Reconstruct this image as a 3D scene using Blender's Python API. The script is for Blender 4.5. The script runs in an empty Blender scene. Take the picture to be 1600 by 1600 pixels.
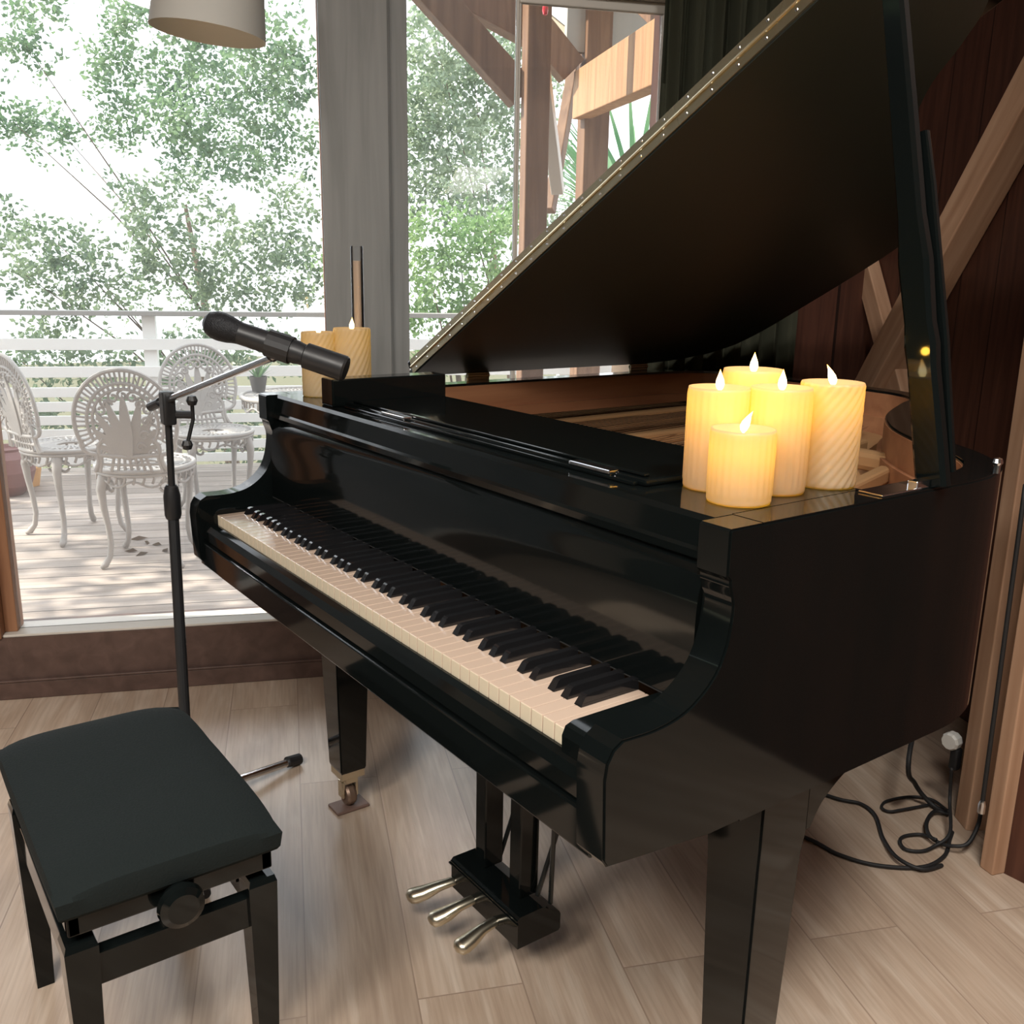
import bpy, bmesh, math, random
import numpy as np
from mathutils import Vector, Matrix

sc = bpy.context.scene
# ------------------------------------------------------------------ camera, light, exposure
CAM = Vector((2.1223, -0.6605, 1.2479)); YAW, PITCH, ROLL, FPX = 0.9458, 0.2440, 0.0171, 1489.08
_f = Vector((-math.sin(YAW)*math.cos(PITCH), math.cos(YAW)*math.cos(PITCH), -math.sin(PITCH)))
_r0 = Vector((math.cos(YAW), math.sin(YAW), 0)); _u0 = _r0.cross(_f)
_r = _r0*math.cos(ROLL) + _u0*math.sin(ROLL); _u = -_r0*math.sin(ROLL) + _u0*math.cos(ROLL)
cd = bpy.data.cameras.new('camera'); cam = bpy.data.objects.new('camera', cd)
sc.collection.objects.link(cam); sc.camera = cam
cd.sensor_width = 36; cd.lens = 36*FPX/1600; cd.clip_start = .02; cd.clip_end = 200
cam.matrix_world = Matrix(((_r.x, _u.x, -_f.x, CAM.x), (_r.y, _u.y, -_f.y, CAM.y), (_r.z, _u.z, -_f.z, CAM.z), (0, 0, 0, 1)))

# the window wall: s runs along it, o points out of doors
WA = math.radians(67.2); D = Vector((math.cos(WA), math.sin(WA), 0)); N = Vector((-math.sin(WA), math.cos(WA), 0))
P0 = Vector((-.67, .123, 0))
def W(s, o, z): return P0 + D*s + N*o + Vector((0, 0, z))

w = bpy.data.worlds.new('sky'); sc.world = w; w.use_nodes = True
bg = w.node_tree.nodes['Background']; bg.inputs[0].default_value = (.90, .95, 1, 1); bg.inputs[1].default_value = 1.0
sd = bpy.data.lights.new('sun', 'SUN'); sd.energy = 3.2; sd.angle = math.radians(.6); sd.color = (1, .93, .80)
so_ = bpy.data.objects.new('sun', sd); sc.collection.objects.link(so_)
_sv = (-D*.80 + N*.10 + Vector((0, 0, .80))).normalized()
so_.rotation_euler = _sv.to_track_quat('Z', 'Y').to_euler()
def portal(name, loc, direction, sx, sz):
    ld = bpy.data.lights.new(name, 'AREA'); ld.shape = 'RECTANGLE'; ld.size = sx; ld.size_y = sz; ld.cycles.is_portal = True
    o = bpy.data.objects.new(name, ld); sc.collection.objects.link(o); o.location = loc
    o.rotation_euler = Vector(direction).to_track_quat('-Z', 'Z').to_euler(); return o
portal('daylight_portal', W(-.2, .12, 1.4), -N, 4.6, 2.5)
def added_fill(loc, size, watt):  # added light out of view, brightens the floor and the interior
    ld = bpy.data.lights.new('added_fill', 'AREA'); ld.shape = 'DISK'; ld.size = size; ld.energy = watt; ld.color = (1, .95, .88)
    o = bpy.data.objects.new('added_fill', ld); sc.collection.objects.link(o); o.location = loc
FILL_LIGHTS = [((1.9, -2.4, 2.86), .8, 30), ((2.7, -1.5, 2.86), .8, 30), ((2.25, .25, 2.86), .6, 16)]
for a in FILL_LIGHTS: added_fill(*a)
sc.view_settings.view_transform = 'Standard'; sc.view_settings.look = 'None'
sc.view_settings.exposure = 1.5; sc.view_settings.gamma = 1; sc.view_settings.use_curve_mapping = False
sc.cycles.use_denoising = True
sc.cycles.max_bounces = 10; sc.cycles.transparent_max_bounces = 16; sc.cycles.diffuse_bounces = 5
sc.cycles.sample_clamp_indirect = 8
sc.cycles.caustics_reflective = False; sc.cycles.caustics_refractive = False

# ------------------------------------------------------------------ helpers
R = random.Random(7)
def V(*a): return Vector(a)
def ray(px, py): return _f + _r*((px-800)/FPX) + _u*((800-py)/FPX)
def on_plane(px, py, P, n):
    d = ray(px, py); return CAM + d*((Vector(P)-CAM).dot(n)/d.dot(n))
def on_wall(px, py, o=0.): return on_plane(px, py, P0 + N*o, N)

def nodes(m):
    m.use_nodes = True; t = m.node_tree; return t.nodes, t.links, t.nodes['Principled BSDF']
def mat(name, col, rough=.5, metal=0., coat=0., spec=.5, bump=0., bscale=60., sub=0., trans=None):
    m = bpy.data.materials.new(name); n, l, b = nodes(m)
    b.inputs['Base Color'].default_value = (*col, 1); b.inputs['Roughness'].default_value = rough
    b.inputs['Metallic'].default_value = metal; b.inputs['Coat Weight'].default_value = coat
    b.inputs['Coat Roughness'].default_value = .03; b.inputs['Specular IOR Level'].default_value = spec
    tc = n.new('ShaderNodeTexCoord'); nz = n.new('ShaderNodeTexNoise'); nz.inputs['Scale'].default_value = bscale
    l.new(tc.outputs['Object'], nz.inputs['Vector'])
    mr = n.new('ShaderNodeMapRange'); mr.inputs[3].default_value = rough*.85; mr.inputs[4].default_value = min(1, rough*1.15)
    l.new(nz.outputs['Fac'], mr.inputs[0]); l.new(mr.outputs[0], b.inputs['Roughness'])
    if bump:
        bp = n.new('ShaderNodeBump'); bp.inputs['Strength'].default_value = bump; bp.inputs['Distance'].default_value = .002
        l.new(nz.outputs['Fac'], bp.inputs['Height']); l.new(bp.outputs[0], b.inputs['Normal'])
    return m
def wood(name, c1, c2, rough=.55, axis=2, scale=9., stretch=14., boards=0., gap=.004, ang=0., knots=True, spec=.4):
    """grain running along the given object axis; boards>0 splits it into boards of that width across X"""
    m = bpy.data.materials.new(name); n, l, b = nodes(m)
    tc = n.new('ShaderNodeTexCoord'); mp = n.new('ShaderNodeMapping'); l.new(tc.outputs['Object'], mp.inputs[0])
    mp.inputs['Rotation'].default_value = (0, 0, ang)
    sc_ = [scale*stretch/6]*3; sc_[axis] = scale/6
    m2 = n.new('ShaderNodeMapping'); m2.inputs['Scale'].default_value = sc_; l.new(mp.outputs[0], m2.inputs[0])
    nz = n.new('ShaderNodeTexNoise'); nz.inputs['Scale'].default_value = 2.2; nz.inputs['Detail'].default_value = 7
    nz.inputs['Distortion'].default_value = .6; l.new(m2.outputs[0], nz.inputs['Vector'])
    cr = n.new('ShaderNodeValToRGB'); cr.color_ramp.elements[0].position = .33; cr.color_ramp.elements[1].position = .68
    cr.color_ramp.elements[0].color = (*c1, 1); cr.color_ramp.elements[1].color = (*c2, 1)
    l.new(nz.outputs['Fac'], cr.inputs[0]); out = cr.outputs[0]
    if boards:
        sx = n.new('ShaderNodeSeparateXYZ'); l.new(mp.outputs[0], sx.inputs[0])
        dv = n.new('ShaderNodeMath'); dv.operation = 'DIVIDE'; dv.inputs[1].default_value = boards; l.new(sx.outputs[0], dv.inputs[0])
        fl = n.new('ShaderNodeMath'); fl.operation = 'FLOOR'; l.new(dv.outputs[0], fl.inputs[0])
        wn = n.new('ShaderNodeTexWhiteNoise'); wn.noise_dimensions = '1D'; l.new(fl.outputs[0], wn.inputs['W'])
        mr = n.new('ShaderNodeMapRange'); mr.inputs[3].default_value = .78; mr.inputs[4].default_value = 1.15; l.new(wn.outputs[0], mr.inputs[0])
        mx = n.new('ShaderNodeMix'); mx.data_type = 'RGBA'; mx.blend_type = 'MULTIPLY'; mx.inputs[0].default_value = 1
        l.new(out, mx.inputs[6]); l.new(mr.outputs[0], mx.inputs[7])
        fr = n.new('ShaderNodeMath'); fr.operation = 'FRACT'; l.new(dv.outputs[0], fr.inputs[0])
        lt = n.new('ShaderNodeMath'); lt.operation = 'LESS_THAN'; lt.inputs[1].default_value = gap/boards; l.new(fr.outputs[0], lt.inputs[0])
        m3 = n.new('ShaderNodeMix'); m3.data_type = 'RGBA'; l.new(lt.outputs[0], m3.inputs[0]); l.new(mx.outputs[2], m3.inputs[6])
        m3.inputs[7].default_value = (c1[0]*.25, c1[1]*.25, c1[2]*.25, 1); out = m3.outputs[2]
    l.new(out, b.inputs['Base Color'])
    b.inputs['Roughness'].default_value = rough; b.inputs['Specular IOR Level'].default_value = spec
    bp = n.new('ShaderNodeBump'); bp.inputs['Strength'].default_value = .15; bp.inputs['Distance'].default_value = .001
    l.new(nz.outputs['Fac'], bp.inputs['Height']); l.new(bp.outputs[0], b.inputs['Normal'])
    return m

COL = sc.collection
def root_loc(p):
    while p.parent: p = p.parent
    return p.location
def obj(name, bm, m, parent=None, smooth=False, kind=None, world=True):
    """link a bmesh as ONE mesh object; coordinates are world unless world=False"""
    if parent is not None and world: bmesh.ops.translate(bm, verts=bm.verts, vec=-root_loc(parent))
    me = bpy.data.meshes.new(name); bm.to_mesh(me); bm.free()
    for mm in (m if isinstance(m, (list, tuple)) else [m]): me.materials.append(mm)
    if smooth:
        me.polygons.foreach_set('use_smooth', [True]*len(me.polygons))
        if smooth != 'all': me.set_sharp_from_angle(angle=math.radians(22))
    o = bpy.data.objects.new(name, me); COL.objects.link(o)
    if parent is not None: o.parent = parent
    if kind: o['kind'] = kind
    return o
def tag(o, label, cat, group=None, kind=None):
    o['label'] = label; o['category'] = cat
    if group: o['group'] = group
    if kind: o['kind'] = kind
    return o
def thing(name, label, cat, loc, group=None, rz=0):
    o = bpy.data.objects.new(name, None); COL.objects.link(o); o.location = loc; o.rotation_euler.z = rz
    o.empty_display_size = .1
    return tag(o, label, cat, group)
def dup(root, loc, rz=0, label=None, scale=None):
    def cp(o, p):
        c = o.copy(); COL.objects.link(c)
        if p is not None: c.parent = p
        for ch in [x for x in bpy.data.objects if x.parent == o and x is not c]: cp(ch, c)
        return c
    r = cp(root, None); r.location = loc; r.rotation_euler.z = rz
    if label: r['label'] = label
    if scale: r.scale = scale
    return r

def B(): return bmesh.new()
def box(bm, lo, hi, M=None, bev=0.):
    lo = Vector(lo); hi = Vector(hi)
    r = bmesh.ops.create_cube(bm, size=1); vs = r['verts']
    for v in vs: v.co = Vector(((lo[i]+hi[i])/2 + v.co[i]*(hi[i]-lo[i]) for i in range(3)))
    if bev:
        es = list({e for v in vs for e in v.link_edges})
        rr = bmesh.ops.bevel(bm, geom=es, offset=bev, segments=2, affect='EDGES', profile=.5)
        vs = list({v for f in rr['faces'] for v in f.verts} | {v for v in vs if v.is_valid})
    if M is not None: bmesh.ops.transform(bm, matrix=M, verts=vs)
    return vs
def frame3(X, Y, Z, O):
    return Matrix(((X.x, Y.x, Z.x, O.x), (X.y, Y.y, Z.y, O.y), (X.z, Y.z, Z.z, O.z), (0, 0, 0, 1)))
WM = frame3(D, N, V(0, 0, 1), P0)          # wall frame (s, o, z) -> world
def wbox(bm, lo, hi, bev=0.): return box(bm, lo, hi, WM, bev)
def tube(bm, pts, rad, seg=10, cap=True, closed=False, flat=None):
    pts = [Vector(p) for p in pts]; n = len(pts)
    rr = rad if isinstance(rad, (list, tuple)) else [rad]*n
    rings = []; ref = None
    for i, p in enumerate(pts):
        if closed: t = pts[(i+1) % n]-pts[i-1]
        else: t = pts[min(i+1, n-1)]-pts[max(i-1, 0)]
        t.normalize()
        if ref is None: ref = V(0, 0, 1) if abs(t.z) < .9 else V(1, 0, 0)
        a = (ref - t*ref.dot(t))
        if a.length < 1e-5: a = t.orthogonal()
        a.normalize(); b = t.cross(a); ref = a
        fy = flat if flat else 1
        rings.append([bm.verts.new(p + a*math.cos(k*2*math.pi/seg)*rr[i] + b*math.sin(k*2*math.pi/seg)*rr[i]*fy) for k in range(seg)])
    m = n if closed else n-1
    for i in range(m):
        A, Bq = rings[i], rings[(i+1) % n]
        for k in range(seg): bm.faces.new((A[k], A[(k+1) % seg], Bq[(k+1) % seg], Bq[k]))
    if cap and not closed:
        bm.faces.new(rings[0][::-1]); bm.faces.new(rings[-1])
def lathe(bm, prof, seg=32, O=V(0, 0, 0), M=None, wob=None):
    """prof = [(r, z)]; r=0 closes the end"""
    rows = []
    for r, z in prof:
        if r <= 1e-6: rows.append([bm.verts.new((0, 0, z))])
        else:
            rows.append([bm.verts.new(((r + (wob(k/seg, z) if wob else 0))*math.cos(k*2*math.pi/seg), (r + (wob(k/seg, z) if wob else 0))*math.sin(k*2*math.pi/seg), z)) for k in range(seg)])
    for A, C in zip(rows, rows[1:]):
        for k in range(seg):
            q = (k+1) % seg
            if len(A) == 1 and len(C) == 1: continue
            if len(A) == 1: bm.faces.new((A[0], C[q], C[k]))
            elif len(C) == 1: bm.faces.new((A[k], A[q], C[0]))
            else: bm.faces.new((A[k], A[q], C[q], C[k]))
    vs = [v for r in rows for v in r]
    for v in vs:
        if M is not None: v.co = M @ v.co
        v.co += O
    return vs
def prism(bm, poly, axis, a, b, M=None):
    """extrude a 2-D polygon along an axis: axis 0 -> (y,z) poly, 1 -> (x,z), 2 -> (x,y)"""
    def mk(p, t):
        return {0: (t, p[0], p[1]), 1: (p[0], t, p[1]), 2: (p[0], p[1], t)}[axis]
    A = [bm.verts.new(mk(p, a)) for p in poly]; C = [bm.verts.new(mk(p, b)) for p in poly]
    n = len(poly); fs = [bm.faces.new(A), bm.faces.new(C[::-1])]
    for i in range(n): fs.append(bm.faces.new((A[i], C[i], C[(i+1) % n], A[(i+1) % n])))
    bmesh.ops.recalc_face_normals(bm, faces=fs)
    if M is not None: bmesh.ops.transform(bm, matrix=M, verts=A+C)
    return A+C
def timber(bm, p, q, a, b, up=V(0, 0, 1), bev=.004):
    """rectangular timber from p to q, width a across, b along 'up'"""
    p = Vector(p); q = Vector(q); t = (q-p); L = t.length; t.normalize()
    y = up - t*up.dot(t)
    if y.length < 1e-4: y = t.orthogonal()
    y.normalize(); x = y.cross(t)
    return box(bm, (-a/2, -b/2, 0), (a/2, b/2, L), frame3(x, y, t, p), bev)
def spline(pts, n=8):
    P = [Vector((*p, 0)) if len(p) == 2 else Vector(p) for p in pts]; out = []
    for i in range(len(P)-1):
        p0, p1, p2, p3 = P[max(i-1, 0)], P[i], P[i+1], P[min(i+2, len(P)-1)]
        for k in range(n):
            t = k/n
            out.append(.5*((2*p1) + (p2-p0)*t + (2*p0-5*p1+4*p2-p3)*t*t + (3*p1-p0-3*p2+p3)*t**3))
    out.append(P[-1]); return out

# ------------------------------------------------------------------ materials
M = {}
M['black'] = mat('black_lacquer', (.004, .0055, .0055),   .07, coat=0., spec=.32, bscale=3)
M['satin'] = mat('black_satin', (.010, .012, .012), .28, bscale=20)
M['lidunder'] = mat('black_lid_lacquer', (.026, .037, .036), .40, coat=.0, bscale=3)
M['brass'] = mat('brass', (.78, .70, .48), .27, 1., bscale=4)
M['palebrass'] = mat('worn_pale_brass', (.66, .60, .47), .28, 1., bscale=4)
M['darkbrass'] = mat('dull_dark_brass', (.22, .15, .11), .42, .6)
M['oldbrass'] = mat('aged_brass', (.62, .47, .30), .34, 1., bscale=4)
M['steel'] = mat('steel', (.75, .76, .78), .18, 1., bscale=4)
M['ivory'] = mat('shaded_ivory_key', (.55, .42, .33), .16, coat=.5)  # key tops darkened and reddened: dim light and reflection put into the colour
M['keyfront_lit'] = mat('lit_key_front', (.70, .62, .47), .4)  # same keys, paler fronts: the light on them put into the colour
M['ebony'] = mat('ebony_key', (.010, .010, .011), .10, coat=.6)
M['veneer'] = wood('inner_rim_veneer', (.30, .13, .065), (.42, .20, .10), .45, axis=1, scale=4)
M['plate'] = mat('bronze_plate', (.46, .27, .13), .38, .35)
M['soundboard'] = wood('soundboard', (.42, .22, .11), (.52, .29, .15), .45, axis=1, scale=6)
M['felt'] = mat('black_felt', (.012, .012, .012), .95)
M['velvet'] = mat('bench_velvet', (.010, .014, .014), .85, spec=.15, bump=.4, bscale=300)
M['rubber'] = mat('black_rubber', (.012, .012, .013), .6)
M['plastic'] = mat('black_plastic', (.015, .016, .018), .4)
M['whiteplastic'] = mat('white_plastic', (.75, .75, .72), .4)
M['iron'] = mat('white_cast_iron', (.40, .38, .36), .5, bump=.3, bscale=120)
M['whitepaint'] = mat('white_rail_paint', (.80, .80, .78), .5)
M['greyrail'] = mat('grey_rail', (.30, .29, .27), .5)
M['post'] = wood('dark_post', (.21, .215, .21), (.28, .285, .28), .55, scale=5)
M['sill'] = wood('sill_board', (.085, .052, .042), (.13, .080, .065), .45, axis=0, scale=4)
M['framewhite'] = mat('pale_window_frame', (.62, .58, .52), .4)
M['framebrown'] = wood('brown_window_frame', (.22, .10, .05), (.34, .17, .09), .5, scale=5)
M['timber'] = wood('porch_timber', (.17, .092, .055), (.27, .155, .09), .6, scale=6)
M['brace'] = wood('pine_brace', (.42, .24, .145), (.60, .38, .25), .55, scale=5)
M['beam'] = wood('sunlit_porch_timber', (.36, .19, .095), (.50, .29, .15), .6, scale=6)  # porch timber in a lighter orange; sunlight put into the beam's colour
M['wallred'] = wood('red_brown_boards', (.060, .022, .014), (.105, .040, .024), .5, boards=.145, gap=.004)
M['wallplain'] = mat('cream_plaster', (.55, .48, .40), .8)
M['wallgrey'] = mat('dark_grey_green_plaster', (.045, .052, .050), .8)
M['ceil'] = wood('ceiling_boards', (.32, .19, .11), (.44, .28, .17), .6, axis=0, boards=.14)
M['deck'] = wood('deck_boards', (.32, .27, .235), (.44, .385, .345), .7, axis=1, scale=5, boards=.145, gap=.008)
M['leafA'] = None
M['curtain'] = mat('olive_curtain', (.095, .098, .068), .9, spec=.15, bump=.3, bscale=400)
M['terracotta'] = mat('purple_pot', (.20, .09, .085), .5)
M['orange'] = wood('sunlit_timber_offcut', (.62, .33, .12), (.78, .46, .20), .6, scale=5)
M['shadeout'] = mat('grey_lamp_shade', (.50, .50, .47), .7)
M['shadein'] = mat('cream_lamp_lining', (.90, .87, .78), .7)
M['ground'] = mat('garden_soil', (.10, .10, .05), .95)
M['bark'] = mat('bark', (.13, .09, .06), .9, bump=.6, bscale=40)
M['roofpanel'] = mat('pale_roof_panel', (.62, .55, .42), .7)
M['redglass'] = mat('red_glass', (.7, .02, .04), .08, coat=1.)

def leaf_mat(name, c1, c2, tr=.45):
    m = bpy.data.materials.new(name); m.use_nodes = True; t = m.node_tree; n, l = t.nodes, t.links
    n.remove(n['Principled BSDF'])
    oi = n.new('ShaderNodeTexCoord'); nz = n.new('ShaderNodeTexNoise'); nz.inputs['Scale'].default_value = 2.5; nz.inputs['Detail'].default_value = 4
    l.new(oi.outputs['Object'], nz.inputs['Vector'])
    cr = n.new('ShaderNodeValToRGB'); cr.color_ramp.elements[0].position = .35; cr.color_ramp.elements[1].position = .65
    cr.color_ramp.elements[0].color = (*c1, 1); cr.color_ramp.elements[1].color = (*c2, 1); l.new(nz.outputs['Fac'], cr.inputs[0])
    d = n.new('ShaderNodeBsdfDiffuse'); tl = n.new('ShaderNodeBsdfTranslucent'); mx = n.new('ShaderNodeMixShader'); mx.inputs[0].default_value = tr
    l.new(cr.outputs[0], d.inputs[0]); l.new(cr.outputs[0], tl.inputs[0]); l.new(d.outputs[0], mx.inputs[1]); l.new(tl.outputs[0], mx.inputs[2])
    gl = n.new('ShaderNodeBsdfGlossy'); gl.inputs['Roughness'].default_value = .35; gl.inputs[0].default_value = (1, 1, 1, 1)
    m2 = n.new('ShaderNodeMixShader'); m2.inputs[0].default_value = .05; l.new(mx.outputs[0], m2.inputs[1]); l.new(gl.outputs[0], m2.inputs[2])
    l.new(m2.outputs[0], n['Material Output'].inputs[0]); return m
M['leafA'] = leaf_mat('leaf_mid_green', (.085, .175, .085), (.22, .33, .17))
M['leafB'] = leaf_mat('leaf_dull_green', (.11, .18, .10), (.27, .35, .21))
M['leafC'] = leaf_mat('leaf_bright_green', (.15, .28, .10), (.33, .46, .21))
M['leafD'] = leaf_mat('leaf_pale_green', (.18, .26, .17), (.38, .46, .31))
M['palm'] = leaf_mat('palm_green', (.08, .22, .10), (.22, .40, .20))
M['dryleaf'] = leaf_mat('dry_leaf', (.10, .06, .03), (.18, .11, .06), .1)

def glass_mat(name, veil=.03):
    m = bpy.data.materials.new(name); m.use_nodes = True; t = m.node_tree; n, l = t.nodes, t.links
    n.remove(n['Principled BSDF'])
    tr = n.new('ShaderNodeBsdfTransparent'); gl = n.new('ShaderNodeBsdfGlossy'); gl.inputs['Roughness'].default_value = .01
    fr = n.new('ShaderNodeFresnel'); fr.inputs[0].default_value = 1.45
    mx = n.new('ShaderNodeMixShader'); l.new(fr.outputs[0], mx.inputs[0]); l.new(tr.outputs[0], mx.inputs[1]); l.new(gl.outputs[0], mx.inputs[2])
    # weak translucent mix paints veiling glare over whatever is behind the pane
    tl = n.new('ShaderNodeBsdfTranslucent'); tl.inputs[0].default_value = (.9, .92, .95, 1)
    nz = n.new('ShaderNodeTexNoise'); nz.inputs['Scale'].default_value = 1.5
    tc = n.new('ShaderNodeTexCoord'); l.new(tc.outputs['Object'], nz.inputs['Vector'])
    mr = n.new('ShaderNodeMapRange'); mr.inputs[3].default_value = veil*.7; mr.inputs[4].default_value = veil*1.3; l.new(nz.outputs['Fac'], mr.inputs[0])
    m2 = n.new('ShaderNodeMixShader'); l.new(mr.outputs[0], m2.inputs[0]); l.new(mx.outputs[0], m2.inputs[1]); l.new(tl.outputs[0], m2.inputs[2])
    l.new(m2.outputs[0], n['Material Output'].inputs[0]); return m
M['glass'] = glass_mat('window_glass', .04)
M['clearglass'] = glass_mat('clear_glass', .02)

def wax_mat():
    m = bpy.data.materials.new('candle_wax'); m.use_nodes = True; t = m.node_tree; n, l = t.nodes, t.links
    n.remove(n['Principled BSDF'])
    tc = n.new('ShaderNodeTexCoord'); nz = n.new('ShaderNodeTexNoise'); nz.inputs['Scale'].default_value = 30; l.new(tc.outputs['Object'], nz.inputs['Vector'])
    cr = n.new('ShaderNodeValToRGB'); cr.color_ramp.elements[0].color = (.60, .46, .31, 1); cr.color_ramp.elements[1].color = (.69, .54, .38, 1)
    l.new(nz.outputs['Fac'], cr.inputs[0])
    d = n.new('ShaderNodeBsdfDiffuse'); tl = n.new('ShaderNodeBsdfTranslucent'); tl.inputs[0].default_value = (.96, .80, .20, 1)
    l.new(cr.outputs[0], d.inputs[0]); mx = n.new('ShaderNodeMixShader'); mx.inputs[0].default_value = .45
    l.new(d.outputs[0], mx.inputs[1]); l.new(tl.outputs[0], mx.inputs[2])
    gl = n.new('ShaderNodeBsdfGlossy'); gl.inputs['Roughness'].default_value = .4
    m2 = n.new('ShaderNodeMixShader'); m2.inputs[0].default_value = .03; l.new(mx.outputs[0], m2.inputs[1]); l.new(gl.outputs[0], m2.inputs[2])
    l.new(m2.outputs[0], n['Material Output'].inputs[0]); return m
M['wax'] = wax_mat()
def flame_mat():
    m = bpy.data.materials.new('candle_flame'); m.use_nodes = True; t = m.node_tree; n, l = t.nodes, t.links
    n.remove(n['Principled BSDF']); e = n.new('ShaderNodeEmission'); tc = n.new('ShaderNodeTexCoord'); sx = n.new('ShaderNodeSeparateXYZ')
    l.new(tc.outputs['Generated'], sx.inputs[0]); cr = n.new('ShaderNodeValToRGB')
    cr.color_ramp.elements[0].color = (1, .72, .25, 1); cr.color_ramp.elements[1].color = (1, .45, .05, 1); cr.color_ramp.elements.new(.45).color = (1, .80, .42, 1)
    l.new(sx.outputs[2], cr.inputs[0]); l.new(cr.outputs[0], e.inputs[0]); e.inputs[1].default_value = 4.0
    l.new(e.outputs[0], n['Material Output'].inputs[0]); return m
M['flame'] = flame_mat()

def floor_mat():
    m = bpy.data.materials.new('oak_laminate_floor'); n, l, b = nodes(m)
    tc = n.new('ShaderNodeTexCoord'); mp = n.new('ShaderNodeMapping'); mp.inputs['Rotation'].default_value = (0, 0, math.radians(22.6)); l.new(tc.outputs['Object'], mp.inputs[0])
    br = n.new('ShaderNodeTexBrick'); br.inputs['Scale'].default_value = 1; br.inputs['Brick Width'].default_value = 1.25; br.inputs['Row Height'].default_value = .192
    br.inputs['Mortar Size'].default_value = .0016; br.inputs['Mortar Smooth'].default_value = .3; br.offset = .37; br.inputs['Bias'].default_value = 0
    br.inputs['Color1'].default_value = (0, 0, 0, 1); br.inputs['Color2'].default_value = (1, 1, 1, 1); br.inputs['Mortar'].default_value = (.5, .5, .5, 1)
    l.new(mp.outputs[0], br.inputs['Vector'])
    # per-plank offset of the grain
    ad = n.new('ShaderNodeVectorMath'); ad.operation = 'MULTIPLY_ADD'; ad.inputs[1].default_value = (9, 7, 5); l.new(br.outputs['Color'], ad.inputs[0]); l.new(mp.outputs[0], ad.inputs[2])
    m2 = n.new('ShaderNodeMapping'); m2.inputs['Scale'].default_value = (1.3, 9, 1); l.new(ad.outputs[0], m2.inputs[0])
    nz = n.new('ShaderNodeTexNoise'); nz.inputs['Scale'].default_value = 1.6; nz.inputs['Detail'].default_value = 8; nz.inputs['Distortion'].default_value = 1.3; l.new(m2.outputs[0], nz.inputs['Vector'])
    n2 = n.new('ShaderNodeMapping'); n2.inputs['Scale'].default_value = (3, 70, 1); l.new(ad.outputs[0], n2.inputs[0])
    nf = n.new('ShaderNodeTexNoise'); nf.inputs['Scale'].default_value = 2; nf.inputs['Detail'].default_value = 5; l.new(n2.outputs[0], nf.inputs['Vector'])
    cr = n.new('ShaderNodeValToRGB'); e = cr.color_ramp.elements; e[0].position = .30; e[0].color = (.46, .345, .26, 1); e[1].position = .72; e[1].color = (.64, .53, .43, 1)
    x = cr.color_ramp.elements.new(.5); x.color = (.52, .40, .305, 1); l.new(nz.outputs['Fac'], cr.inputs[0])
    mx = n.new('ShaderNodeMix'); mx.data_type = 'RGBA'; mx.blend_type = 'MULTIPLY'; mx.inputs[0].default_value = .35
    c2 = n.new('ShaderNodeValToRGB'); c2.color_ramp.elements[0].position = .35; c2.color_ramp.elements[1].position = .6; c2.color_ramp.elements[0].color = (.6, .55, .5, 1); l.new(nf.outputs['Fac'], c2.inputs[0])
    l.new(cr.outputs[0], mx.inputs[6]); l.new(c2.outputs[0], mx.inputs[7])
    pl = n.new('ShaderNodeMapRange'); pl.inputs[3].default_value = .88; pl.inputs[4].default_value = 1.1; l.new(br.outputs['Color'], pl.inputs[0])
    m3 = n.new('ShaderNodeMix'); m3.data_type = 'RGBA'; m3.blend_type = 'MULTIPLY'; m3.inputs[0].default_value = 1; l.new(mx.outputs[2], m3.inputs[6]); l.new(pl.outputs[0], m3.inputs[7])
    m4 = n.new('ShaderNodeMix'); m4.data_type = 'RGBA'; l.new(br.outputs['Fac'], m4.inputs[0]); l.new(m3.outputs[2], m4.inputs[6]); m4.inputs[7].default_value = (.33, .24, .18, 1)
    l.new(m4.outputs[2], b.inputs['Base Color']); b.inputs['Roughness'].default_value = .30; b.inputs['Specular IOR Level'].default_value = .6
    bp = n.new('ShaderNodeBump'); bp.inputs['Strength'].default_value = .12; bp.inputs['Distance'].default_value = .001; l.new(nf.outputs['Fac'], bp.inputs['Height']); l.new(bp.outputs[0], b.inputs['Normal'])
    return m
M['floor'] = floor_mat()

# ------------------------------------------------------------------ the room
Z0, ZC = 0., 2.95
TB = math.radians(157.2); BD = V(math.cos(TB), math.sin(TB), 0); BN = V(BD.y, -BD.x, 0) * -1   # back wall direction, inward normal
if BN.y > 0: BN = -BN
PB = V(.844, 1.92, 0)
def poly_slab(bm, pts, z0, z1): return prism(bm, [(p[0], p[1]) for p in pts], 2, z0, z1)
cornerS = None
# corner of window wall and back wall
_a = np.array([[D.x, -BD.x], [D.y, -BD.y]]); _s, _t = np.linalg.solve(_a, np.array([PB.x-P0.x, PB.y-P0.y])); cornerS = float(_s)
room = [W(-3.6, 0, 0), W(cornerS, 0, 0), PB - BD*.4, V(5.3, .35+1.25, 0), V(5.3, -4.2, 0), V(P0.x+D.x*-3.6, -4.2, 0)]
room = [W(-3.6, .0, 0), W(cornerS, .0, 0), PB - BD*1.2, V(5.3, 1.2, 0), V(5.3, -4.2, 0), V(-1.6, -4.2, 0)]
bm = B(); poly_slab(bm, room, -.12, 0); o = obj('floor', bm, M['floor'], kind='structure')
bm = B(); poly_slab(bm, room, ZC, ZC+.1); obj('ceiling', bm, M['ceil'], kind='structure')

SILL = .19
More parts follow.
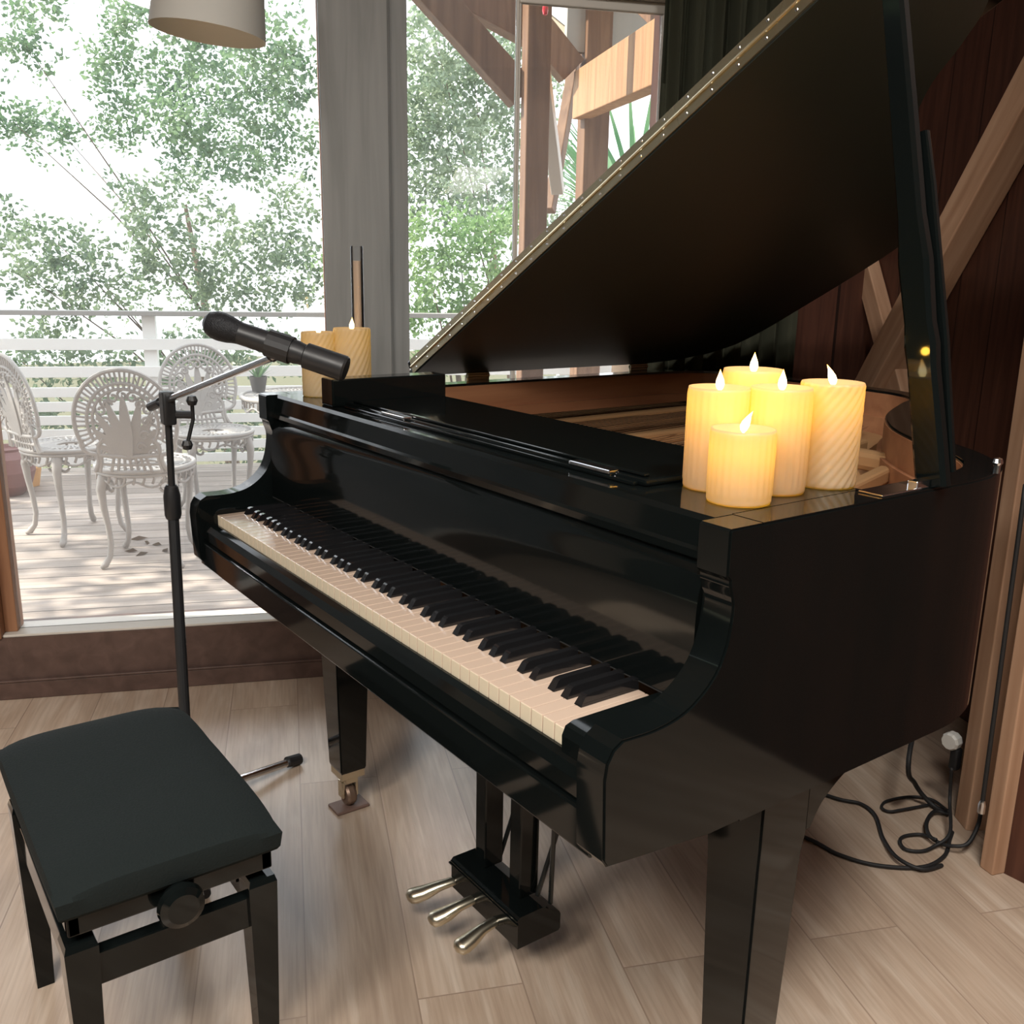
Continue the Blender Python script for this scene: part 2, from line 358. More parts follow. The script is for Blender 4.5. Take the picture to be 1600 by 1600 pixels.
# window wall: low sill wall, header
bm = B(); wbox(bm, (-3.6, 0, -.1), (cornerS+.1, .16, SILL)); obj('wall_left', bm, M['sill'], kind='structure')
bm = B(); wbox(bm, (-3.6, -.012, 0), (cornerS, 0, .055), .003); wbox(bm, (-3.6, -.016, .055), (cornerS, 0, .062), .002)
obj('baseboard_left', bm, M['sill'], kind='structure')
bm = B(); wbox(bm, (-3.6, 0, 2.62), (cornerS+.1, .16, ZC)); obj('wall_left_header', bm, M['post'], kind='structure').name = 'trim_2'
bm = B(); wbox(bm, (-3.6, 0, SILL), (-2.7, .16, 2.62)); obj('wall_left_end', bm, M['wallplain'], kind='structure').name = 'wall_left_end'
# windows (frame + glass); s ranges
def window(i, s0, s1, zt, lw, rw, fm):
    bm = B()
    d0, d1 = (.03, .10) if i in (1, 4) else (.052, .074)
    wbox(bm, (s0, .004, SILL), (s1, .12, SILL+.008), .002)
    wbox(bm, (s0, d0, zt-.03), (s1, d1, zt), .003)
    fr = obj('window_%d' % i, bm, M['framewhite'], kind='structure')
    bm = B()
    if lw: wbox(bm, (s0, d0, SILL+.008), (s0+lw, d1, zt-.03), .003)
    if rw: wbox(bm, (s1-rw, d0, SILL+.008), (s1, d1, zt-.03), .003)
    obj('frame_stile', bm, fm, fr, world=True)
    bm = B(); wbox(bm, (s0+lw, .060, SILL+.008), (s1-rw, .066, zt-.03)); obj('glass_pane', bm, M['glass'], fr)
    return fr
sL = (on_wall(13, 900)-P0).dot(D); sP0 = (on_wall(497, 60)-P0).dot(D); sP1 = (on_wall(604, 0)-P0).dot(D); sP2 = (on_wall(636, 60)-P0).dot(D)
sF = (on_wall(815, 100)-P0).dot(D); sG = (on_wall(903, 150)-P0).dot(D); sC = (on_wall(1036, 60)-P0).dot(D)
window(1, sL-.035, sP0+.004, 2.62, .035, .006, M['framebrown'])
window(2, sP2-.004, sF+.004, 2.62, .006, .008, M['framewhite'])
zt3 = on_wall(1000, 5).z
window(3, sF+.004, sC+.03, zt3+.02, .006, .012, M['framewhite'])
bm = B(); wbox(bm, (sF, 0.02, zt3+.02), (sC+.06, .12, 2.62)); obj('trim_3', bm, M['framewhite'], kind='structure')
bm = B(); wbox(bm, (sC+.03, 0, SILL), (cornerS+.1, .16, 2.62)); obj('wall_left_corner', bm, M['wallred'], kind='structure').name = 'wall_left_return'
window(4, -2.7, sL-.10, 2.62, .05, .05, M['framebrown'])
bm = B(); wbox(bm, (sL-.12, -.01, SILL), (sL-.035, .15, 2.62), .004); obj('trim_4', bm, M['framebrown'], kind='structure')
# the big square post between the two windows: thick timber + set-back frame cheek
bm = B(); wbox(bm, (sP0, -.02, SILL), (sP1, .16, ZC), .003); wbox(bm, (sP1-.002, .004, SILL), (sP2, .14, ZC), .002); wbox(bm, (sP1-.003, -.012, SILL), (sP1+.004, .01, ZC), .001)
obj('trim_1', bm, M['post'], kind='structure')

# back wall, right partition, and the walls behind the camera
BM_ = frame3(-BD, -BN, V(0, 0, 1), PB)       # local x to the right, y out of the room
bm = B(); box(bm, (-_t-.02, 0, 0), (1.1, .12, ZC)); o = obj('wall_back', bm, M['wallred'], kind='structure'); o.matrix_world = BM_
bm = B(); box(bm, (0, 0, 0), (4.1, .14, ZC)); o = obj('wall_right', bm, M['wallred'], kind='structure'); o.matrix_world = frame3(V(1, 0, 0), V(0, 1, 0), V(0, 0, 1), V(1.262, 1.29, 0))
bm = B(); box(bm, (5.3, -4.3, 0), (5.42, 1.4, ZC))
obj('wall_east', bm, M['wallgrey'], kind='structure')
bm = B(); box(bm, (-2.2, -4.3, 0), (5.42, -4.2, ZC)); obj('wall_south', bm, M['wallgrey'], kind='structure')
bm = B(); prism(bm, [(W(-3.6, 0, 0).x-.02, W(-3.6, 0, 0).y), (W(-3.6, 0, 0).x-.1, -4.3), (W(-3.6, 0, 0).x, -4.3), (W(-3.6, 0, 0).x+.06, W(-3.6, 0, 0).y)], 2, 0, ZC)
obj('wall_west', bm, M['wallgrey'], kind='structure')

# ------------------------------------------------------------------ grand piano
PW, ZT, ZK = 1.428, .974, .726
piano = thing('grand_piano', 'black polished baby grand piano with raised lid in front of the windows', 'piano', V(.7, .6, 0))
RIMC = [(.855, 1.50), (.91, 1.37), (.99, 1.20), (1.09, 1.06), (1.205, .957), (1.31, .885), (1.39, .80), (1.424, .70), (PW, .60)]
LIDC = [(.865, 1.51), (.93, 1.375), (1.02, 1.205), (1.12, 1.075), (1.22, .985), (1.315, .930), (1.395, .865), (1.424, .75), (PW, .62)]
def outline(off=0., tail=RIMC):
    bass = [(0, .20), (0, .8), (0, 1.30), (.004, 1.38), (.022, 1.47), (.055, 1.54), (.11, 1.585)]
    P = [Vector((p[0], p[1])) for p in bass]
    curve = spline([(.11, 1.585), (.20, 1.602), (.35, 1.605), (.62, 1.60), (.76, 1.575), *tail], 7)
    P += [Vector((p.x, p.y)) for p in curve[1:]] + [Vector((PW, .20))]
    if not off: return P
    out = []
    for i, p in enumerate(P):
        a = P[max(i-1, 0)]; b = P[min(i+1, len(P)-1)]; t = (b-a).normalized(); nrm = Vector((t.y, -t.x))   # inward for this winding
        out.append(p + nrm*off)
    return out
RO = outline(); RI = outline(.055)
bm = B()
def rim_strip(bm, A, Bp, z0, z1, mi=(0, 0, 0)):
    n = len(A)
    va = [(bm.verts.new((*a, z0)), bm.verts.new((*a, z1)), bm.verts.new((*b, z1)), bm.verts.new((*b, z0))) for a, b in zip(A, Bp)]
    for p, q in zip(va, va[1:]):
        f1 = bm.faces.new((p[0], p[1], q[1], q[0])); f2 = bm.faces.new((p[1], p[2], q[2], q[1])); f3 = bm.faces.new((p[2], p[3], q[3], q[2])); f4 = bm.faces.new((p[3], p[0], q[0], q[3]))
        f1.material_index = mi[0]; f2.material_index = mi[1]; f3.material_index = mi[2]
    bm.faces.new(va[0]); bm.faces.new(va[-1][::-1])
    bmesh.ops.recalc_face_normals(bm, faces=bm.faces)
rim_strip(bm, RO, RI, .588, ZT)
es = [e for e in bm.edges if abs(e.verts[0].co.z-ZT) < 1e-6 and abs(e.verts[1].co.z-ZT) < 1e-6 and len(e.link_faces) == 2 and e.calc_face_angle(0) > .8]
bmesh.ops.bevel(bm, geom=es, offset=.003, segments=2, affect='EDGES')
obj('rim', bm, M['black'], piano, smooth=True)
RV = outline(.0565); RV2 = outline(.066)
bm = B(); rim_strip(bm, RV, RV2, .80, .908); obj('inner_rim', bm, M['veneer'], piano, smooth=True)
bm = B(); rim_strip(bm, RI, RV, .80, ZT-.006); obj('rim_lining', bm, M['veneer'], piano, smooth=True)
# soundboard, iron plate, strings
bm = B(); poly_slab(bm, [(p.x, p.y) for p in RV2 if p.y > .40] , .842, .850); obj('soundboard', bm, M['soundboard'], piano)
PI = [p for p in outline(.10) if p.y > .46]
bm = B(); n = len(PI); inner = outline(.20); PJ = [p for p in inner if p.y > .46][:]
m_ = min(len(PI), len(PJ)); PI, PJ = PI[:m_], PJ[:m_]
rim_strip(bm, PI, PJ, .850, .872)
box(bm, (.12, .44, .850), (1.31, .60, .874))
obj('iron_plate', bm, M['plate'], piano)
for a, b in (((.30, .58), (.26, 1.46)), ((.55, .58), (.53, 1.47)), ((.80, .58), (.72, 1.40)), ((1.02, .58), (.86, 1.22)), ((1.20, .58), (1.08, .98))):
    bm = B(); timber(bm, V(*a, .888), V(*b, .888), .028, .03, bev=.006); obj('plate_strut', bm, M['plate'], piano)
bm = B()
for i in range(60):
    x = .14 + 1.12*i/59; yy = 1.44 - .0*i
    xe = .14 + .74*i/59; ye = 1.45 if xe < .72 else 1.45-(xe-.72)*2.6
    tube(bm, [V(x, .50, .893), V(xe, ye, .893)], .0009 if i > 15 else .0016, 5)
obj('strings', bm, M['steel'], piano)['kind'] = 'stuff'
# a tan rounded block on the plate near the bentside
bm = B(); box(bm, (.84, 1.02, .874), (1.10, 1.06, .915), bev=.012); obj('plate_horn', bm, M['plate'], piano)
# damper row
bm = B()
for i in range(56): box(bm, (.16+1.08*i/56, .62, .895), (.16+1.08*i/56+.013, .645, .925), bev=.002)
obj('damper_row', bm, M['satin'], piano)['kind'] = 'stuff'

# arms (side cheeks with the curved front), keybed, key blocks, key slip
arm = [(.144, .588), (-.020, .606), (-.026, .615), (-.030, .715), (-.027, .735), (-.018, .750), (-.004, .758)]
arm += [(p.x, p.y) for p in spline([(-.004, .758), (.044, .757), (.085, .764), (.115, .780), (.138, .803), (.151, .832), (.157, .865), (.157, .885), (.150, .906)], 6)][1:]
arm += [(.150, .912), (.144, .918), (.144, ZT-.003), (.147, ZT), (.20, ZT), (.20, .588)]
AWD = .050
for x in (0, PW-AWD):
    bm = B(); prism(bm, arm, 0, x, x+AWD)
    es = [e for e in bm.edges if e.calc_face_angle(0) > 1.2 and abs(e.verts[0].co.x-e.verts[1].co.x) < 1e-6 and min(e.verts[0].co.y, e.verts[1].co.y) < .19]
    bmesh.ops.bevel(bm, geom=es, offset=.0025, segments=2, affect='EDGES')
    obj('arm', bm, M['black'], piano, smooth=True)
bm = B(); box(bm, (.03, -.020, .600), (PW-.03, .46, .655), bev=.003); obj('keybed', bm, M['black'], piano)
bm = B(); prism(bm, [(-.012, .655), (-.016, .662), (-.017, .684), (-.012, .697), (-.004, .703), (.006, .703), (.006, .655)], 0, AWD, PW-AWD); obj('key_slip', bm, M['black'], piano, smooth=True)
KX0, KX1, KWD = (PW-52*.0235)/2, (PW+52*.0235)/2, .0235
for x0, x1 in ((AWD, KX0-.001), (KX1+.001, PW-AWD)):
    bm = B(); prism(bm, [(.0, .655), (-.006, .66), (-.008, .722), (-.003, .733), (.008, .737), (.15, .737), (.15, .655)], 0, x0, x1); obj('key_block', bm, M['black'], piano, smooth=True)
wk = bpy.data.meshes.new('white_key'); bm = B()
box(bm, (.0005, 0, .702), (KWD-.0005, .15, ZK), bev=.0012)
bmesh.ops.translate(bm, verts=bm.verts, vec=-piano.location); 
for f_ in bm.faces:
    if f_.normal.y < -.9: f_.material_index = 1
bm.to_mesh(wk); bm.free(); wk.materials.append(M['ivory']); wk.materials.append(M['keyfront_lit'])
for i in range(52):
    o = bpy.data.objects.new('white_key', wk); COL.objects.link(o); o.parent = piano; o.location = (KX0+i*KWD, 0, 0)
bk = bpy.data.meshes.new('black_key'); bm = B()
def bkey(bm):
    sec = [(.052, .7262, .0069), (.0530, .7280, .0067), (.0600, .7385, .0056), (.0630, .7405, .0053), (.070, .7412, .0052), (.1495, .7412, .0052), (.1495, .7262, .0069)]
    A = [[bm.verts.new((-w_, y, z)), bm.verts.new((w_, y, z))] for y, z, w_ in sec]
    for p, q in zip(A, A[1:]): bm.faces.new((p[0], p[1], q[1], q[0]))
    # sides: bottom edge line
    for s in (0, 1):
        bot = [bm.verts.new(((-.0069, .0069)[s], .052, .7262)), bm.verts.new(((-.0069, .0069)[s], .1495, .7262))]
        bm.faces.new([A[i][s] for i in range(6)] + [bot[1], bot[0]])
    bmesh.ops.remove_doubles(bm, verts=bm.verts, dist=1e-6); bmesh.ops.recalc_face_normals(bm, faces=bm.faces)
bkey(bm); bmesh.ops.translate(bm, verts=bm.verts, vec=-piano.location); bm.to_mesh(bk); bm.free(); bk.materials.append(M['ebony'])
for i in range(51):
    nt = (i+5) % 7          # white index counted from C: A0 is 5
    offs = {0: -.002, 1: .002, 3: -.004, 4: 0, 5: .004}
    if nt in offs:
        o = bpy.data.objects.new('black_key', bk); COL.objects.link(o); o.parent = piano; o.location = (KX0+(i+1)*KWD+offs[nt], 0, 0)
# fallboard: curved nameboard behind the keys, overhanging front plank
bm = B()
fb = [(p.x, p.y) for p in spline([(.150, .737), (.150, .80), (.151, .865), (.158, .900), (.170, .917)], 5)] + [(.200, .918), (.200, .737)]
prism(bm, fb, 0, AWD, PW-AWD); obj('fallboard', bm, M['black'], piano, smooth=True)
bm = B(); box(bm, (AWD, .1485, .7375), (PW-AWD, .1499, .7385)); obj('name_felt', bm, M['felt'], piano)
bm = B(); prism(bm, [(.166, .918), (.160, .922), (.158, .932), (.162, .936), (.166, ZT-.006), (.172, ZT), (.46, ZT), (.465, ZT-.004), (.465, .93), (.2, .918)], 0, AWD, PW-AWD); obj('front_shelf', bm, M['black'], piano, smooth=True)
bm = B(); box(bm, (.305, .215, ZT), (1.215, .455, ZT+.010), bev=.004); box(bm, (.32, .205, ZT), (1.20, .215, ZT+.006), bev=.002); box(bm, (.32, .225, ZT+.010), (1.20, .237, ZT+.015), bev=.003)
desk = obj('music_desk', bm, M['black'], piano, smooth=True)
for x in (.48, 1.06):
    bm = B(); box(bm, (x, .206, ZT+.006), (x+.09, .226, ZT+.0125), bev=.002); obj('hinge', bm, M['steel'], desk)
bm = B(); box(bm, (.245, .190, ZT), (.300, .466, 1.031), bev=.003); obj('desk_cheek', bm, M['black'], piano)

# lid: one hinged board tilted 29 degrees about the bass side, its front flap folded back on top
TH = math.radians(28.8); HZ = .997
LM = frame3(V(math.cos(TH), 0, math.sin(TH)), V(0, 1, 0), V(-math.sin(TH), 0, math.cos(TH)), V(0, 0, HZ))
lo_ = []
for p in outline(-.014, LIDC):
    if p.y > .70: lo_.append((p.x+.0, p.y + max(0, (p.y-1.4))*.25))
lidpoly = [(-.012, .553)] + [(-.012, 1.36)] + [q for q in lo_ if q[1] > 1.37 or q[0] > .5] + [(PW+.014, .553)]
bm = B(); prism(bm, lidpoly, 2, 0, .020)
es = [e for e in bm.edges if e.calc_face_angle(0) > 1.2 and not (abs(e.verts[0].co.z-e.verts[1].co.z) > .01)]
bmesh.ops.bevel(bm, geom=es, offset=.004, segments=3, affect='EDGES')
bmesh.ops.transform(bm, matrix=LM, verts=bm.verts); lid = obj('lid', bm, M['lidunder'], piano, smooth=True)
bm = B(); box(bm, (-.012, .553, .0205), (PW+.014, .95, .0405), LM, .004); obj('front_flap', bm, M['black'], lid)
bm = B()
box(bm, (.005, .5515, .0025), (PW, .5535, .0180), LM); box(bm, (.005, .5515, .0225), (PW, .5535, .0380), LM)
tube(bm, [LM @ V(.005, .551, .0202), LM @ V(PW, .551, .0202)], .0032, 8)
obj('piano_hinge', bm, M['brass'], lid)
for k in range(24):
    for h in (.0095, .0310):
        bm = B(); c = LM @ V(.03+k*.06+(.0 if h < .02 else .012), .5512, h)
        lathe(bm, [(0, .0012), (.0022, .0008), (.0028, 0)], 8, c, Matrix.Rotation(math.pi/2, 3, 'X')); obj('screw', bm, M['steel'], lid)
# hinge knuckles on the bass side
for y in (.72, 1.30):
    bm = B(); box(bm, (-.010, y, ZT-.03), (-.002, y+.07, ZT+.02), bev=.002); tube(bm, [V(-.006, y, ZT+.012), V(-.006, y+.07, ZT+.012)], .006, 10); obj('lid_hinge', bm, M['brass'], piano)
# prop stick: a long turned flat stick and the short one folded beside it
def stick(bm, pts, th):
    """pts = [(center, width)] in order; flat stick with thickness th across y"""
    sec = []
    for i, (c, wd) in enumerate(pts):
        a = pts[max(i-1, 0)][0]; b = pts[min(i+1, len(pts)-1)][0]; t = (b-a).normalized(); sx = V(t.z, 0, -t.x).normalized(); sy = V(0, 1, 0)
        ring = []
        for u, v in ((-1, -.5), (-.75, -1), (.75, -1), (1, -.5), (1, .5), (.75, 1), (-.75, 1), (-1, .5)): ring.append(bm.verts.new(c + sx*u*wd/2 + sy*v*th/2))
        sec.append(ring)
    for A, C in zip(sec, sec[1:]):
        for k in range(8): bm.faces.new((A[k], A[(k+1) % 8], C[(k+1) % 8], C[k]))
    bm.faces.new(sec[0][::-1]); bm.faces.new(sec[-1]); bmesh.ops.recalc_face_normals(bm, faces=bm.faces)
def prop_at(k): return V(1.419-.2180*k, .562, .974+k)
bm = B(); stick(bm, [(prop_at(0), .046), (prop_at(.05), .046), (prop_at(.16), .043), (prop_at(.19), .047), (prop_at(.22), .041), (prop_at(.30), .046), (prop_at(.36), .036), (prop_at(.50), .034), (prop_at(.69), .030), (prop_at(.722), .022)], .022)
prop = obj('lid_prop', bm, M['black'], piano, smooth=True)
bm = B(); stick(bm, [(prop_at(.02)+V(.012, .020, 0), .020), (prop_at(.20)+V(.016, .020, 0), .022), (prop_at(.40)+V(.016, .020, 0), .018), (prop_at(.47)+V(.016, .02, 0), .010)], .012); obj('short_prop', bm, M['black'], prop, smooth=True)
bm = B(); box(bm, (1.385, .44, ZT), (1.422, .53, ZT+.003), bev=.001); box(bm, (1.405, .52, ZT), (1.421, .55, ZT+.012), bev=.002); obj('prop_hinge', bm, M['steel'], prop)
bm = B(); lathe(bm, [(0, 0), (.005, 0), (.005, .012), (.008, .016), (.006, .022), (0, .024)], 12, V(1.415, .735, ZT)); obj('lid_pin', bm, M['steel'], piano, smooth=True)

# legs
def piano_leg(c, top, bot, zt_, bracket=0):
    bm = B(); prof = [(.104, bot), (.115, bot+.004), (.46, top*.93), (.50, top), (zt_, top)]
    rings = []
    for z, h in prof: rings.append([bm.verts.new((c[0]+sx*h, c[1]+sy*h, z)) for sx, sy in ((-1, -1), (1, -1), (1, 1), (-1, 1))])
    for A, C in zip(rings, rings[1:]):
        for k in range(4): bm.faces.new((A[k], A[(k+1) % 4], C[(k+1) % 4], C[k]))
    bm.faces.new(rings[0][::-1]); bm.faces.new(rings[-1])
    bmesh.ops.bevel(bm, geom=[e for e in bm.edges if abs(e.verts[0].co.z-e.verts[1].co.z) > .02], offset=.003, segments=2, affect='EDGES')
    lg = obj('leg', bm, M['black'], piano, smooth=True)
    bm = B(); box(bm, (c[0]-bot-.001, c[1]-bot-.001, .088), (c[0]+bot+.001, c[1]+bot+.001, .108), bev=.002)
    # ferrule and forked caster housing
    box(bm, (c[0]-.020, c[1]-.018, .070), (c[0]+.020, c[1]+.018, .090), bev=.004)
    for s in (-1, 1): box(bm, (c[0]-.014, c[1]+s*.017-.004, .030), (c[0]+.012, c[1]+s*.017+.004, .075), bev=.003)
    obj('ferrule', bm, M['palebrass'], lg, smooth=True)
    bm = B(); lathe(bm, [(0, -.012), (.022, -.012), (.026, -.006), (.026, .006), (.022, .012), (0, .012)], 20, V(c[0], c[1], .034), Matrix.Rotation(math.pi/2, 3, 'X')); obj('caster_wheel', bm, M['darkbrass'], lg, smooth=True)
    bm = B(); box(bm, (c[0]-.028, c[1]-.042, 0), (c[0]+.028, c[1]+.042, .008), bev=.003); obj('floor_glide', bm, mat('brown_glide', (.16, .10, .08), .5), lg)
    return lg
piano_leg((.235, .232), .046, .029, .60)
lg = piano_leg((1.352, .330), .050, .034, .60)
bm = B(); prism(bm, [(.370, .50), (.372, .600), (.56, .600), (.56, .588)] + [(p.x, p.y) for p in spline([(.525, .586), (.46, .566), (.41, .535), (.385, .50)], 5)], 0, 1.302, 1.402); obj('leg_bracket', bm, M['black'], lg, smooth=True)
piano_leg((.62, 1.34), .048, .031, .845)
# pedal lyre: box, two posts, three pedals, stay rods
bm = B(); prism(bm, [(.207, .088), (.207, .147), (.211, .151), (.262, .151), (.300, .128), (.303, .122), (.303, .092), (.299, .088)], 0, .739, .959); lyre = obj('pedal_lyre', bm, M['black'], piano)
bm = B(); box(bm, (.735, .203, .138), (.963, .206, .141)); box(bm, (.739, .2045, .143), (.959, .207, .146)); obj('box_molding', bm, M['black'], lyre)
for x in (.772, .884):
    bm = B(); box(bm, (x, .240, .150), (x+.034, .282, .60), bev=.003); obj('lyre_post', bm, M['black'], lyre)
for x, dx in ((.748, -.042), (.816, -.026), (.889, -.006)):
    bm = B(); tube(bm, [V(x, .225, .108), V(x+dx*.1, .205, .105), V(x+dx*.3, .180, .098), V(x+dx*.6, .158, .082), V(x+dx*.85, .142, .073), V(x+dx*.97, .132, .071), V(x+dx, .126, .070)], [.0105, .0105, .012, .0165, .0185, .0165, .008], 14)
    bmesh.ops.scale(bm, verts=bm.verts, vec=(1, 1, .75), space=Matrix.Translation(V(0, 0, -.09))); obj('pedal', bm, M['palebrass'], lyre, smooth='all')
for p, q in ((V(.80, .275, .150), V(.80, .44, .60)), (V(.925, .275, .150), V(.925, .44, .60)), (V(.945, .29, .14), V(.945, .30, .60))):
    bm = B(); tube(bm, [p, q], .0045, 8); obj('stay_rod', bm, M['satin'], lyre)
bm = B(); prism(bm, [(.842, .151), (.85, .17), (.865, .152)], 1, .22, .25); bm.free()

# ------------------------------------------------------------------ piano bench
bench = thing('piano_bench', 'black piano bench with velvet seat and round height knobs', 'bench', V(.66, -.35, 0))
X0, X1, Y0, Y1 = .400, .905, -.505, -.195
bm = B(); nx, ny = 24, 16; ZS = .468
g = [[None]*(ny+1) for _ in range(nx+1)]
for i in range(nx+1):
    for j in range(ny+1):
        u, v = i/nx*2-1, j/ny*2-1
        z = ZS - .016*(abs(u)**6) - .016*(abs(v)**5) + .004*math.sin(u*2.2+v)*math.exp(-((u+v*.4-.1)/.12)**2)*-1
        g[i][j] = bm.verts.new(((X0+X1)/2+u*(X1-X0)/2*(1-.008*abs(v)**4), (Y0+Y1)/2+v*(Y1-Y0)/2*(1-.012*abs(u)**4), z))
for i in range(nx):
    for j in range(ny): bm.faces.new((g[i][j], g[i+1][j], g[i+1][j+1], g[i][j+1]))
edge = [g[i][0] for i in range(nx+1)] + [g[nx][j] for j in range(1, ny+1)] + [g[i][ny] for i in range(nx-1, -1, -1)] + [g[0][j] for j in range(ny-1, 0, -1)]
prev = edge
for dz, ins in ((.016, -.003), (.040, .0), (.046, .004)):
    ring = []
    for v in edge:
        d = V(v.co.x-(X0+X1)/2, v.co.y-(Y0+Y1)/2, 0)
        sx = (1 if d.x > 0 else -1)*(1 if abs(d.x) > (X1-X0)/2*.93 else 0); sy = (1 if d.y > 0 else -1)*(1 if abs(d.y) > (Y1-Y0)/2*.93 else 0)
        ring.append(bm.verts.new((v.co.x-sx*ins, v.co.y-sy*ins, v.co.z*0 + ZS-.014-dz)))
    for k in range(len(edge)): bm.faces.new((prev[k], ring[k], ring[(k+1) % len(edge)], prev[(k+1) % len(edge)]))
    prev = ring
bm.faces.new(prev[::-1]); bmesh.ops.recalc_face_normals(bm, faces=bm.faces)
obj('cushion', bm, M['velvet'], bench, smooth=True)
bm = B(); zc = ZS-.062
for a in ((X0+.012, Y0+.012, X1-.012, Y0+.030), (X0+.012, Y1-.030, X1-.012, Y1-.012), (X0+.012, Y0+.012, X0+.030, Y1-.012), (X1-.030, Y0+.012, X1-.012, Y1-.012)):
    box(bm, (a[0], a[1], zc-.030), (a[2], a[3], zc+.002), bev=.003)
for x in (X0+.06, X1-.075):                        # scissor brackets
    box(bm, (x, Y0+.03, zc-.075), (x+.006, Y0+.05, zc), bev=.001); box(bm, (x, Y1-.05, zc-.075), (x+.006, Y1-.03, zc), bev=.001)
obj('seat_frame', bm, M['black'], bench)
LX = (X0+.035, X1-.055); LY = (Y0+.005, Y1-.050)
for x in LX:
    for y in LY:
        bm = B(); rings = []
        for z, h in ((0, .014), (.30, .021), (.352, .022), (.362, .019)):
            ox = (.022-h)*(1 if x == LX[0] else -1)*-0; rings.append([bm.verts.new((x+.022+sx*h, y+.022+sy*h, z)) for sx, sy in ((-1, -1), (1, -1), (1, 1), (-1, 1))])
        for A, C in zip(rings, rings[1:]):
            for k in range(4): bm.faces.new((A[k], A[(k+1) % 4], C[(k+1) % 4], C[k]))
        bm.faces.new(rings[0][::-1]); bm.faces.new(rings[-1]); obj('leg', bm, M['black'], bench)
for a in ((LX[0]+.03, LY[0]+.008, LX[1]+.014, LY[0]+.030), (LX[0]+.03, LY[1]+.014, LX[1]+.014, LY[1]+.036), (LX[0]+.008, LY[0]+.03, LX[0]+.030, LY[1]+.014), (LX[1]+.014, LY[0]+.03, LX[1]+.036, LY[1]+.014)):
    bm = B(); box(bm, (a[0], a[1], .283), (a[2], a[3], .335), bev=.002); obj('apron', bm, M['black'], bench)
for s, x in ((1, X1), (-1, X0)):
    bm = B(); Mx = Matrix.Rotation(s*math.pi/2, 3, 'Y')
    lathe(bm, [(0, .0), (.010, .0), (.010, .014), (.020, .018), (.030, .024), (.033, .032), (.031, .042), (.022, .047), (0, .048)], 28, V(x-.022*s, (Y0+Y1)/2, .385), Mx); obj('height_knob', bm, M['black'], bench, smooth=True)
bm = B(); tube(bm, [V(X0, (Y0+Y1)/2, .385), V(X1-.02, (Y0+Y1)/2, .385)], .006, 10); obj('screw_rod', bm, M['steel'], bench)

# ------------------------------------------------------------------ candles
def candle(x, y, z, r, h, tilt, label, group, pw, spiral, name='pillar_candle'):
    t = thing(name, label, 'candle', V(x, y, z), group)
    bm = B()
    if spiral: wob = lambda a, zz: .0011*math.sin((a*20 + zz*150)*2*math.pi/1.0*.5*2) if 0 < zz < h-.002 else 0
    else: wob = lambda a, zz: .0009*abs(math.sin(a*math.pi*26)) if 0.01 < zz < h-.006 else 0
    prof = [(0, 0), (r*.97, 0), (r, .003)] + [(r, .003+(h-.007)*k/28) for k in range(1, 29)] + [(r*.985, h), (r*.93, h), (r*.80, h-.006), (r*.45, h-.010), (0, h-.010)]
    lathe(bm, prof, 104, V(x, y, z), wob=wob); obj('wax_body', bm, M['wax'], t, smooth='all')
    bm = B(); prof = [(0, -.001), (.0042, .004), (.0058, .009), (.0050, .015), (.0028, .021), (0, .029)]
    sh = V(tilt[0], tilt[1], 0)
    vs = lathe(bm, prof, 16)
    for v in vs: k = max(v.co.z, 0)/.029; v.co += sh*k*k*.012
    bmesh.ops.translate(bm, verts=bm.verts, vec=V(x, y, z+h-.006)); obj('flame', bm, M['flame'], t, smooth='all')
    ld = bpy.data.lights.new('candle_glow', 'POINT'); ld.energy = pw*.36; ld.color = (1, .54, .06); ld.shadow_soft_size = .008
    lo2 = bpy.data.objects.new('candle_glow', ld); COL.objects.link(lo2); lo2.parent = t; lo2.location = (0, 0, h-.024)
    ld = bpy.data.lights.new('flame_light', 'POINT'); ld.energy = pw*.42; ld.color = (1, .53, .06); ld.shadow_soft_size = .006
    lo2 = bpy.data.objects.new('flame_light', ld); COL.objects.link(lo2); lo2.parent = t; lo2.location = (0, 0, h+.034)
    return t
CG = 'flickering pillar candles on the piano'
RV_ = _r0
candle(1.258, .298, ZT, .041, .135, (-.1, 0), 'ivory pillar candle leftmost of the five lit candles at treble end', CG, .10, False)
candle(1.334, .262, ZT, .0405, .093, (.7, .5), 'shortest lit ivory candle, at the front of the group of five', CG, .10, False)
candle(1.316, .352, ZT, .040, .138, (0, 0), 'lit ivory candle directly behind the shortest one, its right side glowing yellow', CG, .10, False)
candle(1.326, .445, ZT, .0415, .141, (-.7, -.5), 'twisted ivory candle rightmost of the five, beside the lid prop', CG, .08, True)
candle(1.238, .386, ZT, .041, .153, (0, 0), 'tallest lit candle at the back of the group of five', CG, .10, False)
candle(.108, .250, ZT, .0385, .143, (0, .1), 'twisted pale candle on bass end partly behind the microphone', CG, .010, True)
c2 = on_plane(552, 618, V(0, 0, ZT), V(0, 0, 1))
candle(c2.x, c2.y, ZT, .041, .152, (.1, .1), 'twisted pale candle behind the low black block, in front of the post', CG, .010, True)
